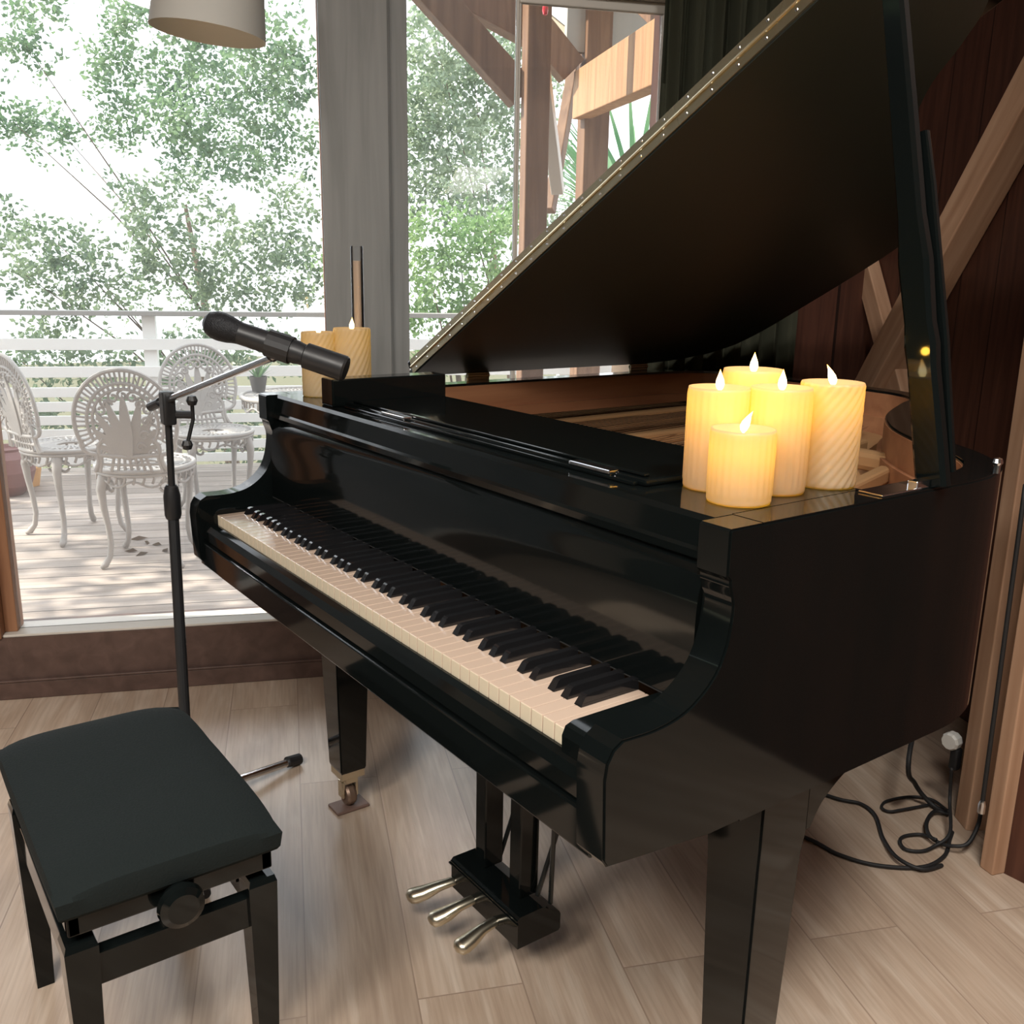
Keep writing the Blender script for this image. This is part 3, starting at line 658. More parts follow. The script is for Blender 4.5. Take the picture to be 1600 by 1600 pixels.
# slim glass tube behind it
g0 = on_plane(557, 600, V(0, 0, ZT), V(0, 0, 1)); g0 = V(c2.x-.033, c2.y+.035, ZT)
gp = on_plane(557, 385, g0, _f); hgt = gp.z-ZT; g0.x, g0.y = gp.x, gp.y; g0.z += .0006
gt = thing('glass_tube', 'slim clear glass tube with a copper coloured filling behind the bass end candle', 'vase', g0)
bm = B(); lathe(bm, [(0, 0), (.014, 0), (.0145, .004), (.0145, hgt), (.0130, hgt), (.0130, .008), (0, .008)], 24, g0); obj('tube_wall', bm, M['clearglass'], gt, smooth=True)
bm = B(); lathe(bm, [(0, .009), (.0125, .009), (.0125, hgt*.90), (0, hgt*.90)], 20, g0); obj('filling', bm, mat('copper_filling', (.62, .46, .34), .3), gt, smooth=True)

# ------------------------------------------------------------------ microphone and stand
MP = V(-.05, -.05, 0)
stand = thing('microphone_stand', 'black boom microphone stand between the bench and the piano', 'microphone stand', MP)
ztop = .955; HB = V(.072, -.095, 0)
bm = B(); tube(bm, [HB+V(0, 0, .05), MP+V(-.006, 0, .70)], .0125, 14); obj('lower_tube', bm, M['plastic'], stand, smooth=True)
bm = B(); lathe(bm, [(0, 0), (.016, 0), (.019, .01), (.019, .055), (.015, .075), (.011, .08), (0, .08)], 18, MP+V(-.006, 0, .69)); obj('clutch', bm, M['plastic'], stand, smooth=True)
bm = B(); tube(bm, [MP+V(-.006, 0, .70), MP+V(.010, 0, ztop)], .0080, 12); obj('upper_tube', bm, M['plastic'], stand, smooth=True)
bm = B(); lathe(bm, [(0, 0), (.03, .0), (.032, .03), (.018, .07), (0, .075)], 18, HB+V(0, 0, .035)); obj('tripod_hub', bm, M['plastic'], stand, smooth=True)
hub = HB+V(0, 0, .075); foot = V(-.022, .212, .014)
for k in range(3):
    a = math.atan2((foot-hub).y, (foot-hub).x) + k*2*math.pi/3; L = math.hypot((foot-hub).x, (foot-hub).y)
    e = V(hub.x+math.cos(a)*L, hub.y+math.sin(a)*L, .0145)
    bm = B(); tube(bm, [hub-V(0, 0, .02), e], .0100, 12); lg = obj('leg', bm, M['steel'] if k == 0 else M['plastic'], stand, smooth=True)
    bm = B(); d = (e-hub).normalized(); tube(bm, [e-d*.035, e+d*.006], [.0140, .0145], 14); obj('foot_cap', bm, M['rubber'], lg, smooth=True)
JT = MP+V(.010, 0, ztop)
bm = B(); box(bm, (-.018, -.014, -.045), (.018, .014, .030), Matrix.Translation(JT), .005); obj('boom_joint', bm, M['plastic'], stand, smooth=True)
kn = JT + _r0*.055 + V(0, 0, -.012)
bm = B(); tube(bm, [JT+_r0*.015+V(0, 0, -.022), kn+V(0, 0, -.010)], .009, 10); tube(bm, [kn+V(0, 0, .024), kn+V(0, 0, -.02), kn-_r0*.016+V(0, 0, -.075)], .0045, 8)
for c in (kn+V(0, 0, .022), kn-_r0*.017+V(0, 0, -.078)): lathe(bm, [(0, -.013), (.009, -.010), (.013, 0), (.009, .010), (0, .013)], 14, c)
obj('locking_knob', bm, M['plastic'], stand, smooth=True)
def at_depth(px, py, d): return CAM + ray(px, py)*d
dm = 1.72
clip = at_depth(432, 556, dm); b0 = at_depth(232, 642, (JT-CAM).dot(_f)+.03)
dirb = (clip-JT).normalized()
bm = B(); tube(bm, [JT - dirb*.075 + V(0, 0, .012), clip], .0072, 12); obj('boom', bm, M['steel'], stand, smooth=True)
bm = B(); tube(bm, [JT - dirb*.10+V(0, 0, .012), JT - dirb*.04+V(0, 0, .012)], .011, 12); obj('boom_end', bm, M['plastic'], stand, smooth=True)
ma = at_depth(338, 508, dm); mb_ = at_depth(541, 577, dm); ax = (mb_-ma).normalized(); Lm = (mb_-ma).length
bm = B(); tube(bm, [clip-dirb*.02, clip+ (ma+ax*(Lm*.47)-clip)*.8], .010, 10); tube(bm, [ma+ax*Lm*.40, ma+ax*Lm*.58], .0255, 16); obj('microphone_clip', bm, M['plastic'], stand, smooth=True)
MQ = ax.to_track_quat('Z', 'Y').to_matrix()
mic = thing('microphone', 'black handheld wireless microphone held on the boom stand', 'microphone', ma+ax*Lm*.5)
bm = B(); lathe(bm, [(0, -.024), (.010, -.0225), (.020, -.015), (.0255, -.002), (.0262, .006), (.0262, .012), (.0245, .026), (.0215, .038), (.0205, .046), (0, .046)], 26, ma, MQ); obj('grille', bm, mat('mic_grille', (.02, .021, .024), .45, .6, bump=.9, bscale=500), mic, smooth=True)
bm = B(); lathe(bm, [(0, .046), (.0205, .046), (.0205, .060), (.0215, Lm*.62), (.0195, Lm*.66), (.0195, Lm*.68), (.0235, Lm*.69), (.0235, Lm-.004), (.021, Lm), (0, Lm)], 24, ma, MQ); obj('handle', bm, M['plastic'], mic, smooth=True)

# ------------------------------------------------------------------ pendant lamp
lc = at_depth(325, 53, 2.30)
lamp = thing('pendant_lamp', 'grey drum pendant lamp with cream lining hanging before the left window', 'lamp', lc)
Rt = Matrix.Rotation(math.radians(6), 3, _f.cross(V(0, 0, 1)).cross(_r0) if False else V(_f.x, _f.y, 0).normalized())
rb = .5*176/FPX*2.30
bm = B(); lathe(bm, [(rb, 0), (rb*.93, .10), (rb*.87, .185), (rb*.86, .19), (.02, .20)], 48, lc, Rt); obj('shade', bm, M['shadeout'], lamp, smooth=True)
bm = B(); lathe(bm, [(rb, 0), (rb*.992, .0005), (rb*.922, .10), (rb*.862, .184), (.02, .192)], 48, lc, Rt); obj('lining', bm, M['shadein'], lamp, smooth=True)
bm = B(); lathe(bm, [(0, .10), (.012, .10), (.030, .125), (.034, .145), (.022, .17), (.014, .18), (.014, .20), (0, .20)], 20, lc, Rt); obj('bulb', bm, M['whiteplastic'], lamp, smooth=True)
bm = B(); tube(bm, [lc+V(0, 0, .19), V(lc.x+.01, lc.y, ZC)], .004, 8); obj('cord', bm, M['rubber'], lamp)

# housings for the added fill lights, out of view above the room
for (l_, d_, w_), lb in zip(FILL_LIGHTS, ('added unseen fill light housing farthest from the windows', 'added unseen fill light housing above the middle of the room', 'small added unseen fill light housing beside the piano')):
    bm = B(); lathe(bm, [(0, .012), (d_/2, .012), (d_/2+.02, .0), (d_/2+.03, .02), (d_/2+.03, .09), (0, .09)], 40, Vector(l_)); tag(obj('fill_housing', bm, M['whiteplastic'], smooth=True), lb, 'lamp')

# ------------------------------------------------------------------ curtain
cs0 = (on_wall(1036, 60, -.046)-P0).dot(D)
bm = B(); rows = []; ncol = 150; cw = .50
for k, z in enumerate((.03, .6, 1.2, 1.8, 2.4, 2.85)):
    row = []
    for i in range(ncol+1):
        u = i/ncol; s = cs0+.004+u*cw; o = -.046 + .024*math.sin(u*2*math.pi*8 + .5*math.sin(z*1.5)) + .007*math.sin(u*2*math.pi*19+z)
        row.append(bm.verts.new(W(s, o, z)))
    rows.append(row)
for A, C in zip(rows, rows[1:]):
    for i in range(ncol): bm.faces.new((A[i], A[i+1], C[i+1], C[i]))
bmesh.ops.solidify(bm, geom=bm.faces[:], thickness=.004)
cur = thing('curtain', 'dark olive floor length curtain gathered beside the right window', 'curtain', W(cs0+cw/2, -.046, 0)); obj('drape', bm, M['curtain'], cur, smooth=True)
bm = B(); tube(bm, [W(sF, -.046, 2.87), W(cornerS-.05, -.046, 2.87)], .014, 12); obj('curtain_rod', bm, M['post'], cur)

# ------------------------------------------------------------------ timbers on the right
def post_thing(name, lo, hi, m, label, cat, Mx=None, bev=.004):
    c = Vector(((lo[0]+hi[0])/2, (lo[1]+hi[1])/2, lo[2])); 
    bm = B(); box(bm, lo, hi, Mx, bev); o = obj(name, bm, m); return tag(o, label, cat)
def upright(name, p, q, depth, z1, label):
    """vertical timber whose lit face runs from floor point p to q"""
    p = Vector(p); q = Vector(q); x = (q-p); L = x.length; x.normalize(); y = V(-x.y, x.x, 0)
    if y.dot(CAM-p) > 0: y = -y
    bm = B(); box(bm, (0, 0, 0), (L, depth, z1), None, .003); o = obj(name, bm, M['brace']); o.matrix_world = frame3(x, y, V(0, 0, 1), p)
    return tag(o, label, 'post')
fp = lambda a, b: on_plane(a, b, V(0, 0, 0), V(0, 0, 1))
pa, pb = fp(1530, 1354), fp(1550, 1369)
upright('wall_post', pa, pb, .10, ZC, 'front brown timber upright at the right edge, beside the dark red wall')
pc, pd = fp(1491, 1276), fp(1509, 1298)
upright('wall_post', pc, pd, .09, ZC, 'rear brown timber upright behind the cables, next to the piano')
# recessed strip between them
bm = B(); 
y = (pb-pa).normalized(); yo = V(-y.y, y.x, 0); yo = -yo if yo.dot(CAM-pa) > 0 else yo
prism(bm, [(v.x, v.y) for v in (pd+yo*.06, pa+yo*.06, pa+yo*.09, pd+yo*.09)], 2, 0, ZC); obj('trim_5', bm, M['wallred'], kind='structure')
# crossed diagonal braces on the back wall
def backpt(px, py, off=.05): return on_plane(px, py, PB + BN*off, BN)
def brace(name, a, b, wd, off, label):
    p, q = backpt(*a, off), backpt(*b, off); d = (q-p).normalized()
    bm = B(); L = (q-p).length; side = d.cross(BN).normalized()
    box(bm, (-wd/2, 0, 0), (wd/2, off*.96, L), None, .004); o = obj(name, bm, M['brace']); o.matrix_world = frame3(side, -BN if False else BN*-1, d, p)
    if Matrix(((side.x, -BN.x, d.x), (side.y, -BN.y, d.y), (side.z, -BN.z, d.z))).determinant() < 0:
        o.matrix_world = frame3(-side, -BN, d, p)
    return tag(o, label, 'brace')
brace('wall_brace', (1318, 655), (1690, -45), .088, .10, 'long pale pine brace rising to the upper right across the dark wall')
brace('wall_brace', (1330, 362), (1420, 705), .072, .05, 'shorter pine brace slanting down to the right behind the candles')

# ------------------------------------------------------------------ cables and socket things by the right post
def cable(name, pts, r, label, m=None):
    bm = B(); tube(bm, spline(pts, 8), r, 8); return tag(obj(name, bm, m or M['rubber'], smooth='all'), label, 'cable')
F = lambda px, py, z=.006: on_plane(px, py, V(0, 0, z), V(0, 0, 1))
cable('cable', [V(.80, .99, .006), F(1262, 1310), F(1310, 1335), F(1370, 1352), F(1440, 1355), F(1475, 1338), F(1484, 1312), F(1488, 1300)], .0045, 'black cable curving from the piano leg to the tangle by the post')
cable('cable', [V(.74, 1.20, .006), F(1305, 1247), F(1345, 1256), F(1368, 1275), F(1380, 1310, .006), F(1402, 1340, .014), F(1440, 1358, .010), F(1472, 1352, .006)], .0045, 'black cable snaking over the floor behind the right piano leg')
up = V(.86, 1.60, .30)
cable('cable', [V(.80, 1.50, .575), up, F(1420, 1185, .16), F(1430, 1225, .06), F(1455, 1256, .012), F(1482, 1272, .008)], .006, 'thick black cable hanging from under the piano to the floor')
loop = [F(1482, 1272, .010), F(1460, 1268, .014), F(1448, 1285, .02), F(1452, 1305, .016), F(1470, 1318, .012), F(1490, 1322, .02), F(1512, 1318, .03), F(1528, 1290, .06), F(1533, 1265, .075)]
cable('cable', loop, .0045, 'black cable looping up to the small plug on the front timber')
lp2 = [F(1463, 1312, .02), F(1440, 1304, .008), F(1415, 1306, .006), F(1406, 1314, .006), F(1415, 1327, .006), F(1440, 1330, .006), F(1460, 1322, .010), F(1484, 1302, .03), F(1484, 1250, .06), F(1487, 1200, .14)]
cable('cable', lp2, .004, 'thin black cable coiled in a small flat ring on the floor')
jk = [F(1480, 1266, .006), F(1455, 1249, .006), F(1420, 1245, .006), F(1385, 1252, .006), F(1378, 1262, .006), F(1390, 1268, .006), F(1410, 1265, .008), F(1455, 1257, .006)]
cable('cable', jk, .0035, 'thin cable ending in a jack plug beside the floor shadow')
sp = pc + V(-.012, .0, 0)
plug = thing('power_plug', 'white plug adapter in a socket on the rear timber', 'plug', V(sp.x, sp.y, .18)); tp = on_plane(1492, 1155, pc, _f)
tp = V(tp.x, tp.y, tp.z)
bm = B(); lathe(bm, [(0, 0), (.020, 0), (.022, .004), (.022, .022), (.018, .028), (0, .028)], 10, tp, Matrix.Rotation(math.radians(90), 3, 'X')); plug.location = tp; obj('adapter', bm, M['whiteplastic'], plug, smooth=True)
bm = B(); tq = on_plane(1493, 1185, pc, _f); box(bm, (-.011, -.012, -.028), (.011, .012, .028), Matrix.Translation(tq), .006); obj('lower_plug', bm, M['rubber'], plug, smooth=True)
# cable running up the groove between the timbers
g1 = on_plane(1534, 1262, pa+V(0, -.008, 0), V(0, 1, 0)); g2 = on_plane(1560, 1070, pa+V(0, -.008, 0), V(0, 1, 0))
cable('cable', [g1, g1.lerp(g2, .5), g2, g2+(g2-g1)*1.5], .005, 'black cable running up the groove between the two timbers')
# socket tip
bm = B(); lathe(bm, [(0, 0), (.008, 0), (.008, .02), (.005, .03), (0, .03)], 10, g1-V(0, 0, .012)); tag(obj('jack_plug', bm, M['steel'], smooth=True), 'small silver jack plug at the foot of the groove between timbers', 'plug')

# ------------------------------------------------------------------ outside: deck, railing, porch
ZD = -.03
bm = B(); box(bm, (0, 0, -.06), (9.5, 3.75, ZD-0)); o = obj('deck_floor', bm, None or M['deck'], kind='structure'); 
# boards run along the wall: local x across the boards (outwards), y along the wall
bm2 = B(); box(bm2, (.16, -6, -.06), (3.75, 6.5, 0)); me = bpy.data.meshes.new('deck_floor'); bm2.to_mesh(me); bm2.free(); me.materials.append(M['deck']); o.data = me; bm = None
o.matrix_world = frame3(N, -D, V(0, 0, 1), P0+V(0, 0, ZD)) if False else frame3(N, -D, V(0, 0, 1), P0+V(0, 0, ZD))
bm = B(); box(bm, (-25, -25, -3), (25, 25, -2.4)); o = obj('ground', bm, M['ground'], kind='structure'); o.location = W(0, 14, 0); o.location.z = 0

RO_ = 3.52
rail = thing('deck_railing', 'white slatted deck railing with a flat top rail behind the iron chairs', 'railing', W(.3, RO_, ZD))
S0, S1 = -6, 4.6
bm = B(); wbox(bm, (S0, RO_-.05, .962), (S1, RO_+.05, .992), .003); obj('top_rail', bm, M['greyrail'], rail)
zs = [(.752, .822), (.584, .650), (.462, .522), (.372, .432), (.288, .345), (.202, .260), (.118, .175), (.035, .090)]
for a, b in zs:
    bm = B(); wbox(bm, (S0, RO_-.012, a), (S1, RO_+.012, b), .002); obj('slat', bm, M['whitepaint'], rail)
for s in [-4.6, -3.4, -2.2, -.93+.42, .95, 2.2, 3.4]:
    bm = B(); wbox(bm, (s-.04, RO_+.012, ZD-.2), (s+.04, RO_+.09, .962), .003); obj('post', bm, M['whitepaint'], rail)

def wp(px, py, o): return on_wall(px, py, o)
def strut(name, a, b, o1, o2, aw, bh, label, cat, m=None, upv=None):
    p, q = wp(*a, o1), wp(*b, o2); bm = B(); timber(bm, p, q, aw, bh, upv or V(0, 0, 1)); return tag(obj(name, bm, m or M['timber']), label, cat)
# porch posts (further out than the glass) with their braces
def vpost(name, px, py, o, wd, z1, label, z0=ZD):
    c = wp(px, py, o); s = (c-P0).dot(D); bm = B(); wbox(bm, (s-wd/2, o-wd/2, z0), (s+wd/2, o+wd/2, z1), .004); return tag(obj(name, bm, M['timber']), label, 'post'), s
OB, OC = .62, 1.6
pB, sB = vpost('porch_post', 836, 180, OB, .085, 2.75, 'narrow brown porch post seen just right of the window joint')
pC, sC2 = vpost('porch_post', 926, 220, OC, .118, 2.75, 'thick brown porch post carrying the sunlit beam')
bC = wp(906, 150, OC); bE = wp(1075, 52, .25)
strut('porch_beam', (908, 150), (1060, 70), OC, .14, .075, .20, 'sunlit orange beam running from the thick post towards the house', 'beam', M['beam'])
strut('porch_brace', (893, 112), (700, -130), OC, OC, .09, .13, 'brown diagonal brace meeting the thick porch post', 'brace')
strut('porch_brace', (815, 150), (628, -60), OB+.09, OB+.09, .09, .105, 'brown diagonal brace meeting the narrow porch post', 'brace')
strut('porch_brace', (838, 30), (872, 300), OB+.1, OB+.5, .05, .045, 'pale slanting batten between the two porch posts', 'brace', M['framewhite'])
strut('porch_brace', (900, 90), (858, 330), OC+.5, OC+.25, .05, .06, 'thin brown brace leaning left between the porch posts', 'brace')
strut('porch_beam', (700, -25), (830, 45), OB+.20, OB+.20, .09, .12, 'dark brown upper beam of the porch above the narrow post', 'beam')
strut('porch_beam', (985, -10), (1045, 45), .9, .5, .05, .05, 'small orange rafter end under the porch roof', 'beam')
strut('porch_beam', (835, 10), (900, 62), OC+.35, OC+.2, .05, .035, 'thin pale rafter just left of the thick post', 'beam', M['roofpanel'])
# porch roof (dark underside, above the frame)
bm = B(); wbox(bm, (1.25, .16, 2.78), (4.4, 2.6, 2.86)); tag(obj('porch_roof', bm, M['roofpanel']), 'pale boarded porch roof above the timber posts', 'roof')
bm = B(); pp = wp(1000, 60, 1.6); s_ = (pp-P0).dot(D); wbox(bm, (s_-.35, 1.58, 2.22), (s_+.30, 1.62, 2.76)); tag(obj('roof_panel', bm, M['shadeout']), 'grey panel under the porch roof right of the thick post', 'panel')
# red glass drop hanging in the window
hp = wp(852, 14, .25)
orn = thing('hanging_ornament', 'red glass drop ornament hanging in the right window', 'ornament', hp)
bm = B(); lathe(bm, [(0, -.020), (.007, -.016), (.010, -.004), (.008, .010), (.003, .022), (0, .026)], 18, hp); obj('drop', bm, M['redglass'], orn, smooth=True)
bm = B(); tube(bm, [hp+V(0, 0, .025), V(hp.x, hp.y, 2.6)], .001, 5); obj('thread', bm, M['rubber'], orn)

# ------------------------------------------------------------------ cast iron garden furniture
def garden_chair():
    t = thing('garden_chair', '', 'chair', V(0, 0, 0), 'white cast iron garden chairs on the deck')
    # local frame: backrest at y=-.19, seat towards +y, z up; seat top .40
    def BP(u, v, d=0): return V(u, -.19 - (v-.40)*.16 + d, v)          # point on the leaning back plane
    bm = B(); C0 = .598
    def arc(r, a0, a1, n=40, sq=1.0): return [BP(math.cos(a)*r*sq, C0+math.sin(a)*r) for a in [a0+(a1-a0)*k/n for k in range(n+1)]]
    a0, a1 = math.radians(-28), math.radians(208)
    tube(bm, arc(.200, a0, a1, 48, .93), .0085, 8); tube(bm, arc(.150, a0, a1, 44, .93), .007, 8); tube(bm, arc(.128, math.radians(-40), math.radians(220), 40, .93), .006, 8)
    for k in range(41):
        a = a0+(a1-a0)*k/40; tube(bm, [BP(math.cos(a)*.153*.93, C0+math.sin(a)*.153), BP(math.cos(a)*.197*.93, C0+math.sin(a)*.197)], .0042, 6)
    for k in range(30):
        a = math.radians(-35)+math.radians(250)*k/29; tube(bm, [BP(math.cos(a)*.128*.93, C0+math.sin(a)*.128), BP(math.cos(a)*.149*.93, C0+math.sin(a)*.149)], .0055, 6)
    # curled lower ends joining the seat
    for s in (-1, 1):
        p = spline([(s*.165, .536), (s*.172, .505), (s*.150, .480), (s*.120, .470), (s*.118, .440), (s*.135, .405)], 6); tube(bm, [BP(q.x, q.y) for q in p], .0085, 8)
        p = spline([(s*.090, .535), (s*.112, .50), (s*.106, .455), (s*.118, .402)], 6); tube(bm, [BP(q.x, q.y) for q in p], .008, 8)
        for (cx, cy, rr) in ((s*.062, .545, .022), (s*.075, .600, .020), (s*.045, .50, .02), (s*.085, .475, .016), (s*.058, .665, .018)):
            tube(bm, [BP(cx+math.cos(q*.55)*rr*(1-q*.06), cy+math.sin(q*.55)*rr*(1-q*.06)) for q in range(13)], .0055, 6)
    for k in range(11):
        a = math.radians(-15 + 21*k); cx, cy = math.cos(a)*.103*.93, C0+math.sin(a)*.103
        tube(bm, [BP(cx+math.cos(a+q*.6)*.021*(1-q*.06), cy+math.sin(a+q*.6)*.021*(1-q*.06), .004) for q in range(12)], .0055, 6)
    # palmette: petals fanning from the foot of the back
    PK = [0]
    def petal(ang, L, wd, base=(0, .455)):
        PK[0] += 1; ko = .0011*(PK[0]-5)
        d = V(math.sin(ang), math.cos(ang), 0); e = V(d.y, -d.x, 0); n = 10; A = []; Cc = []
        pts = [];
        for k in range(n+1):
            u = k/n; wv = wd*math.sin(math.pi*min(1, u*.85+.12))**.8*(1 if u < 1 else .3); c = V(base[0], base[1], 0)+d*L*u; pts.append((c-e*wv, c+e*wv))
        for dd_ in (.004, -.004):
            row = [(bm.verts.new(BP(p.x, p.y, dd_+ko)), bm.verts.new(BP(q.x, q.y, dd_+ko))) for p, q in pts]
            for (p, q), (p2, q2) in zip(row, row[1:]): bm.faces.new((p, q, q2, p2))
            (A if dd_ > 0 else Cc).extend(row)
        for r in (0, 1):
            for k in range(n): bm.faces.new((A[k][r], A[k+1][r], Cc[k+1][r], Cc[k][r]))
        bmesh.ops.recalc_face_normals(bm, faces=list({f for a_ in A+Cc for v_ in a_ for f in v_.link_faces}))
    petal(0, .25, .021)
    for s in (-1, 1):
        petal(s*.26, .235, .019); petal(s*.52, .21, .018); petal(s*.80, .175, .017); petal(s*1.12, .135, .015)
    for k in range(7): tube(bm, [BP(-.075+.025*k, .405), BP(-.055+.018*k, .475)], .006, 6)
    tube(bm, [BP(-.11, .47), BP(0, .462), BP(.11, .47)], .009, 8); tube(bm, [BP(-.125, .435), BP(0, .43), BP(.125, .435)], .006, 8)
    obj('backrest', bm, M['iron'], t, smooth=True)
    # pierced round seat
    bm = B()
    def ring(r, rad, z=.400): tube(bm, [V(math.cos(a)*r*.95, math.sin(a)*r, z) for a in [2*math.pi*k/40 for k in range(40)]], rad, 8, closed=True)
    ring(.196, .010); ring(.16, .006); ring(.115, .006); ring(.06, .006); ring(.196, .007, .385)
    for k in range(36):
        a = 2*math.pi*k/36; tube(bm, [V(math.cos(a)*.06*.95, math.sin(a)*.06, .400), V(math.cos(a)*.194*.95, math.sin(a)*.194, .400)], .0062, 6)
    obj('seat', bm, M['iron'], t, smooth='all')
    bm = B()       # pierced apron under the seat
    tube(bm, [V(math.cos(a)*.19*.95, math.sin(a)*.19, .350+.012*math.cos(a*8)) for a in [2*math.pi*k/64 for k in range(64)]], .005, 6, closed=True)
    for k in range(32):
        a = 2*math.pi*k/32; c = V(math.cos(a)*.192*.95, math.sin(a)*.192, .372); tube(bm, [c+V(0, 0, .02), c+V(-math.sin(a)*.008, math.cos(a)*.008, 0), c-V(0, 0, .02)], .0055, 6)
    obj('apron', bm, M['iron'], t, smooth='all')
    for a in (-.75*math.pi, -.25*math.pi, .25*math.pi, .75*math.pi):
        d = V(math.cos(a), math.sin(a), 0); bm = B()
        pr = [(.150, .395, .020), (.182, .365, .022), (.196, .32, .018), (.190, .25, .0135), (.178, .17, .0115), (.172, .10, .011), (.182, .045, .0115), (.205, .016, .014), (.222, .008, .008)]
        tube(bm, [d*x+V(0, 0, z) for x, z, _ in pr], [q[2] for q in pr], 10)
        e = V(-d.y, d.x, 0)
        for s in (-1, 1):      # scroll brackets beside the knee
            tube(bm, [d*.165+e*s*(.022+.020*math.cos(q*.6))+V(0, 0, .335+.022*math.sin(q*.6)) for q in range(11)], .006, 6)
        obj('leg', bm, M['iron'], t, smooth='all')
    return t
CH = garden_chair()
# the chair's own +y points along 'face'
def put_chair(s, o, face, label, first=False, sc_=1.0):
    l = W(s, o, ZD); rz = math.atan2(face.y, face.x)-math.pi/2
    c = CH if first else dup(CH, l, rz, label)
    c.location = l; c.rotation_euler.z = rz; c['label'] = label; c.scale = (sc_, sc_, sc_); return c
put_chair(-.295, 1.535, N*1+D*.12, 'white iron garden chair nearest the window, its back to us', True, 1.10)
put_chair(-.70, 2.02, D*1+N*.8, 'white iron garden chair on the far left, side on', False, 1.12)
put_chair(-.07, 2.40, -N*1+D*.35, 'white iron garden chair in bright glare facing the room', False, 1.1)
put_chair(.66, 2.55, -N*.9-D*.5, 'white iron garden chair behind the round table, half hidden by the candles', False, 1.1)
tb = thing('garden_table', 'round white pierced iron garden table behind the piano corner', 'table', W(.42, 1.92, ZD))
tc = W(.42, 1.92, .655); bm = B()
for r, rad in ((.31, .012), (.25, .006), (.19, .006), (.12, .006), (.05, .008)): tube(bm, [tc+V(math.cos(a)*r, math.sin(a)*r, 0) for a in [2*math.pi*k/56 for k in range(56)]], rad, 8, closed=True)
for k in range(72): a = 2*math.pi*k/72; tube(bm, [tc+V(math.cos(a)*.05, math.sin(a)*.05, 0), tc+V(math.cos(a)*.31, math.sin(a)*.31, 0)], .0042, 5)
tube(bm, [tc+V(math.cos(a)*.305, math.sin(a)*.305, -.05+.012*math.cos(a*14)) for a in [2*math.pi*k/112 for k in range(112)]], .006, 6, closed=True)
for k in range(56): a = 2*math.pi*k/56; tube(bm, [tc+V(math.cos(a)*.308, math.sin(a)*.308, 0), tc+V(math.cos(a)*.305, math.sin(a)*.305, -.045)], .0048, 5)
obj('table_top', bm, M['iron'], tb, smooth='all')
for k in range(4):
    a = math.pi/4+k*math.pi/2; d = V(math.cos(a), math.sin(a), 0); b0_ = W(.42, 1.92, ZD); bm = B()
    pr = [(.05, .66, .012), (.16, .62, .015), (.20, .52, .014), (.13, .36, .012), (.10, .22, .012), (.16, .08, .013), (.23, .015, .016)]
    tube(bm, [b0_+d*x+V(0, 0, z) for x, z, _ in pr], [q[2] for q in pr], 10); obj('leg', bm, M['iron'], tb, smooth='all')

# spiky plant in a pot on the table
pp = W(.19, 2.02, .664)
plant = thing('potted_plant', 'small spiky plant in a dark pot on the white iron table', 'plant', pp)
bm = B(); lathe(bm, [(0, 0), (.030, 0), (.042, .06), (.045, .075), (.040, .075), (.036, .06), (0, .06)], 20, pp); obj('pot', bm, mat('grey_pot', (.10, .095, .09), .6), plant, smooth=True)
def blade(bm, base, d, L, wd, droop, n=6):
    side = d.cross(V(0, 0, 1));
    if side.length < 1e-3: side = V(1, 0, 0)
    side.normalize(); prev = None
    for k in range(n+1):
        u = k/n; c = base + d*L*u - V(0, 0, droop*u*u); wv = wd*(1-u)**.7*(.5+.5*min(1, u*4)); a, b = bm.verts.new(c-side*wv), bm.verts.new(c+side*wv)
        if prev: bm.faces.new((prev[0], prev[1], b, a))
        prev = (a, b)
bm = B()
for k in range(24):
    a = R.uniform(0, 6.28); e = R.uniform(.5, 1.45); blade(bm, pp+V(0, 0, .06), V(math.cos(a)*math.cos(e), math.sin(a)*math.cos(e), math.sin(e)), R.uniform(.11, .19), .009, R.uniform(0, .04))
obj('leaves', bm, M['leafA'], plant)
# pot and timber offcut on the far left of the deck
pl_ = on_plane(22, 752, V(0, 0, ZD), V(0, 0, 1)); po = on_plane(14, 772, V(0, 0, ZD), V(0, 0, 1))
pt = thing('garden_pot', 'rounded dusky purple pot on the deck at the far left', 'pot', po)
bm = B(); lathe(bm, [(0, 0), (.08, 0), (.13, .06), (.155, .14), (.147, .22), (.12, .26), (.125, .275), (.11, .275), (.10, .255), (0, .255)], 28, po); obj('pot_body', bm, M['terracotta'], pt, smooth=True)
oc = on_plane(40, 752, V(0, 0, ZD), V(0, 0, 1)) - N*.12; bm = B()
box(bm, (-.10, -.05, 0), (.10, .05, .13), Matrix.Translation(oc) @ Matrix.Rotation(.6, 4, 'Z') @ Matrix.Rotation(.25, 4, 'Y') @ Matrix.Translation(V(0, 0, .02)), .008); tag(obj('timber_offcut', bm, M['orange']), 'orange sunlit block of timber leaning by the purple pot', 'block')
# dry leaves under the near chair
for (px, py) in ((216, 842), (230, 848), (245, 851), (205, 861), (222, 866), (258, 860)):
    c = on_plane(px, py, V(0, 0, ZD+.004), V(0, 0, 1)); bm = B(); a = R.uniform(0, 3)
    d = V(math.cos(a), math.sin(a), .1); e = V(-d.y, d.x, .15); L = R.uniform(.025, .05)
    vs = [bm.verts.new(c+d*L), bm.verts.new(c+e*L*.4+V(0, 0, .008)), bm.verts.new(c-d*L), bm.verts.new(c-e*L*.4)]; bm.faces.new(vs); bmesh.ops.solidify(bm, geom=bm.faces[:], thickness=.001)
    tag(obj('fallen_leaf', bm, M['dryleaf']), 'dry brown leaf lying on the deck under the near chair', 'leaf', 'fallen leaves on the deck')

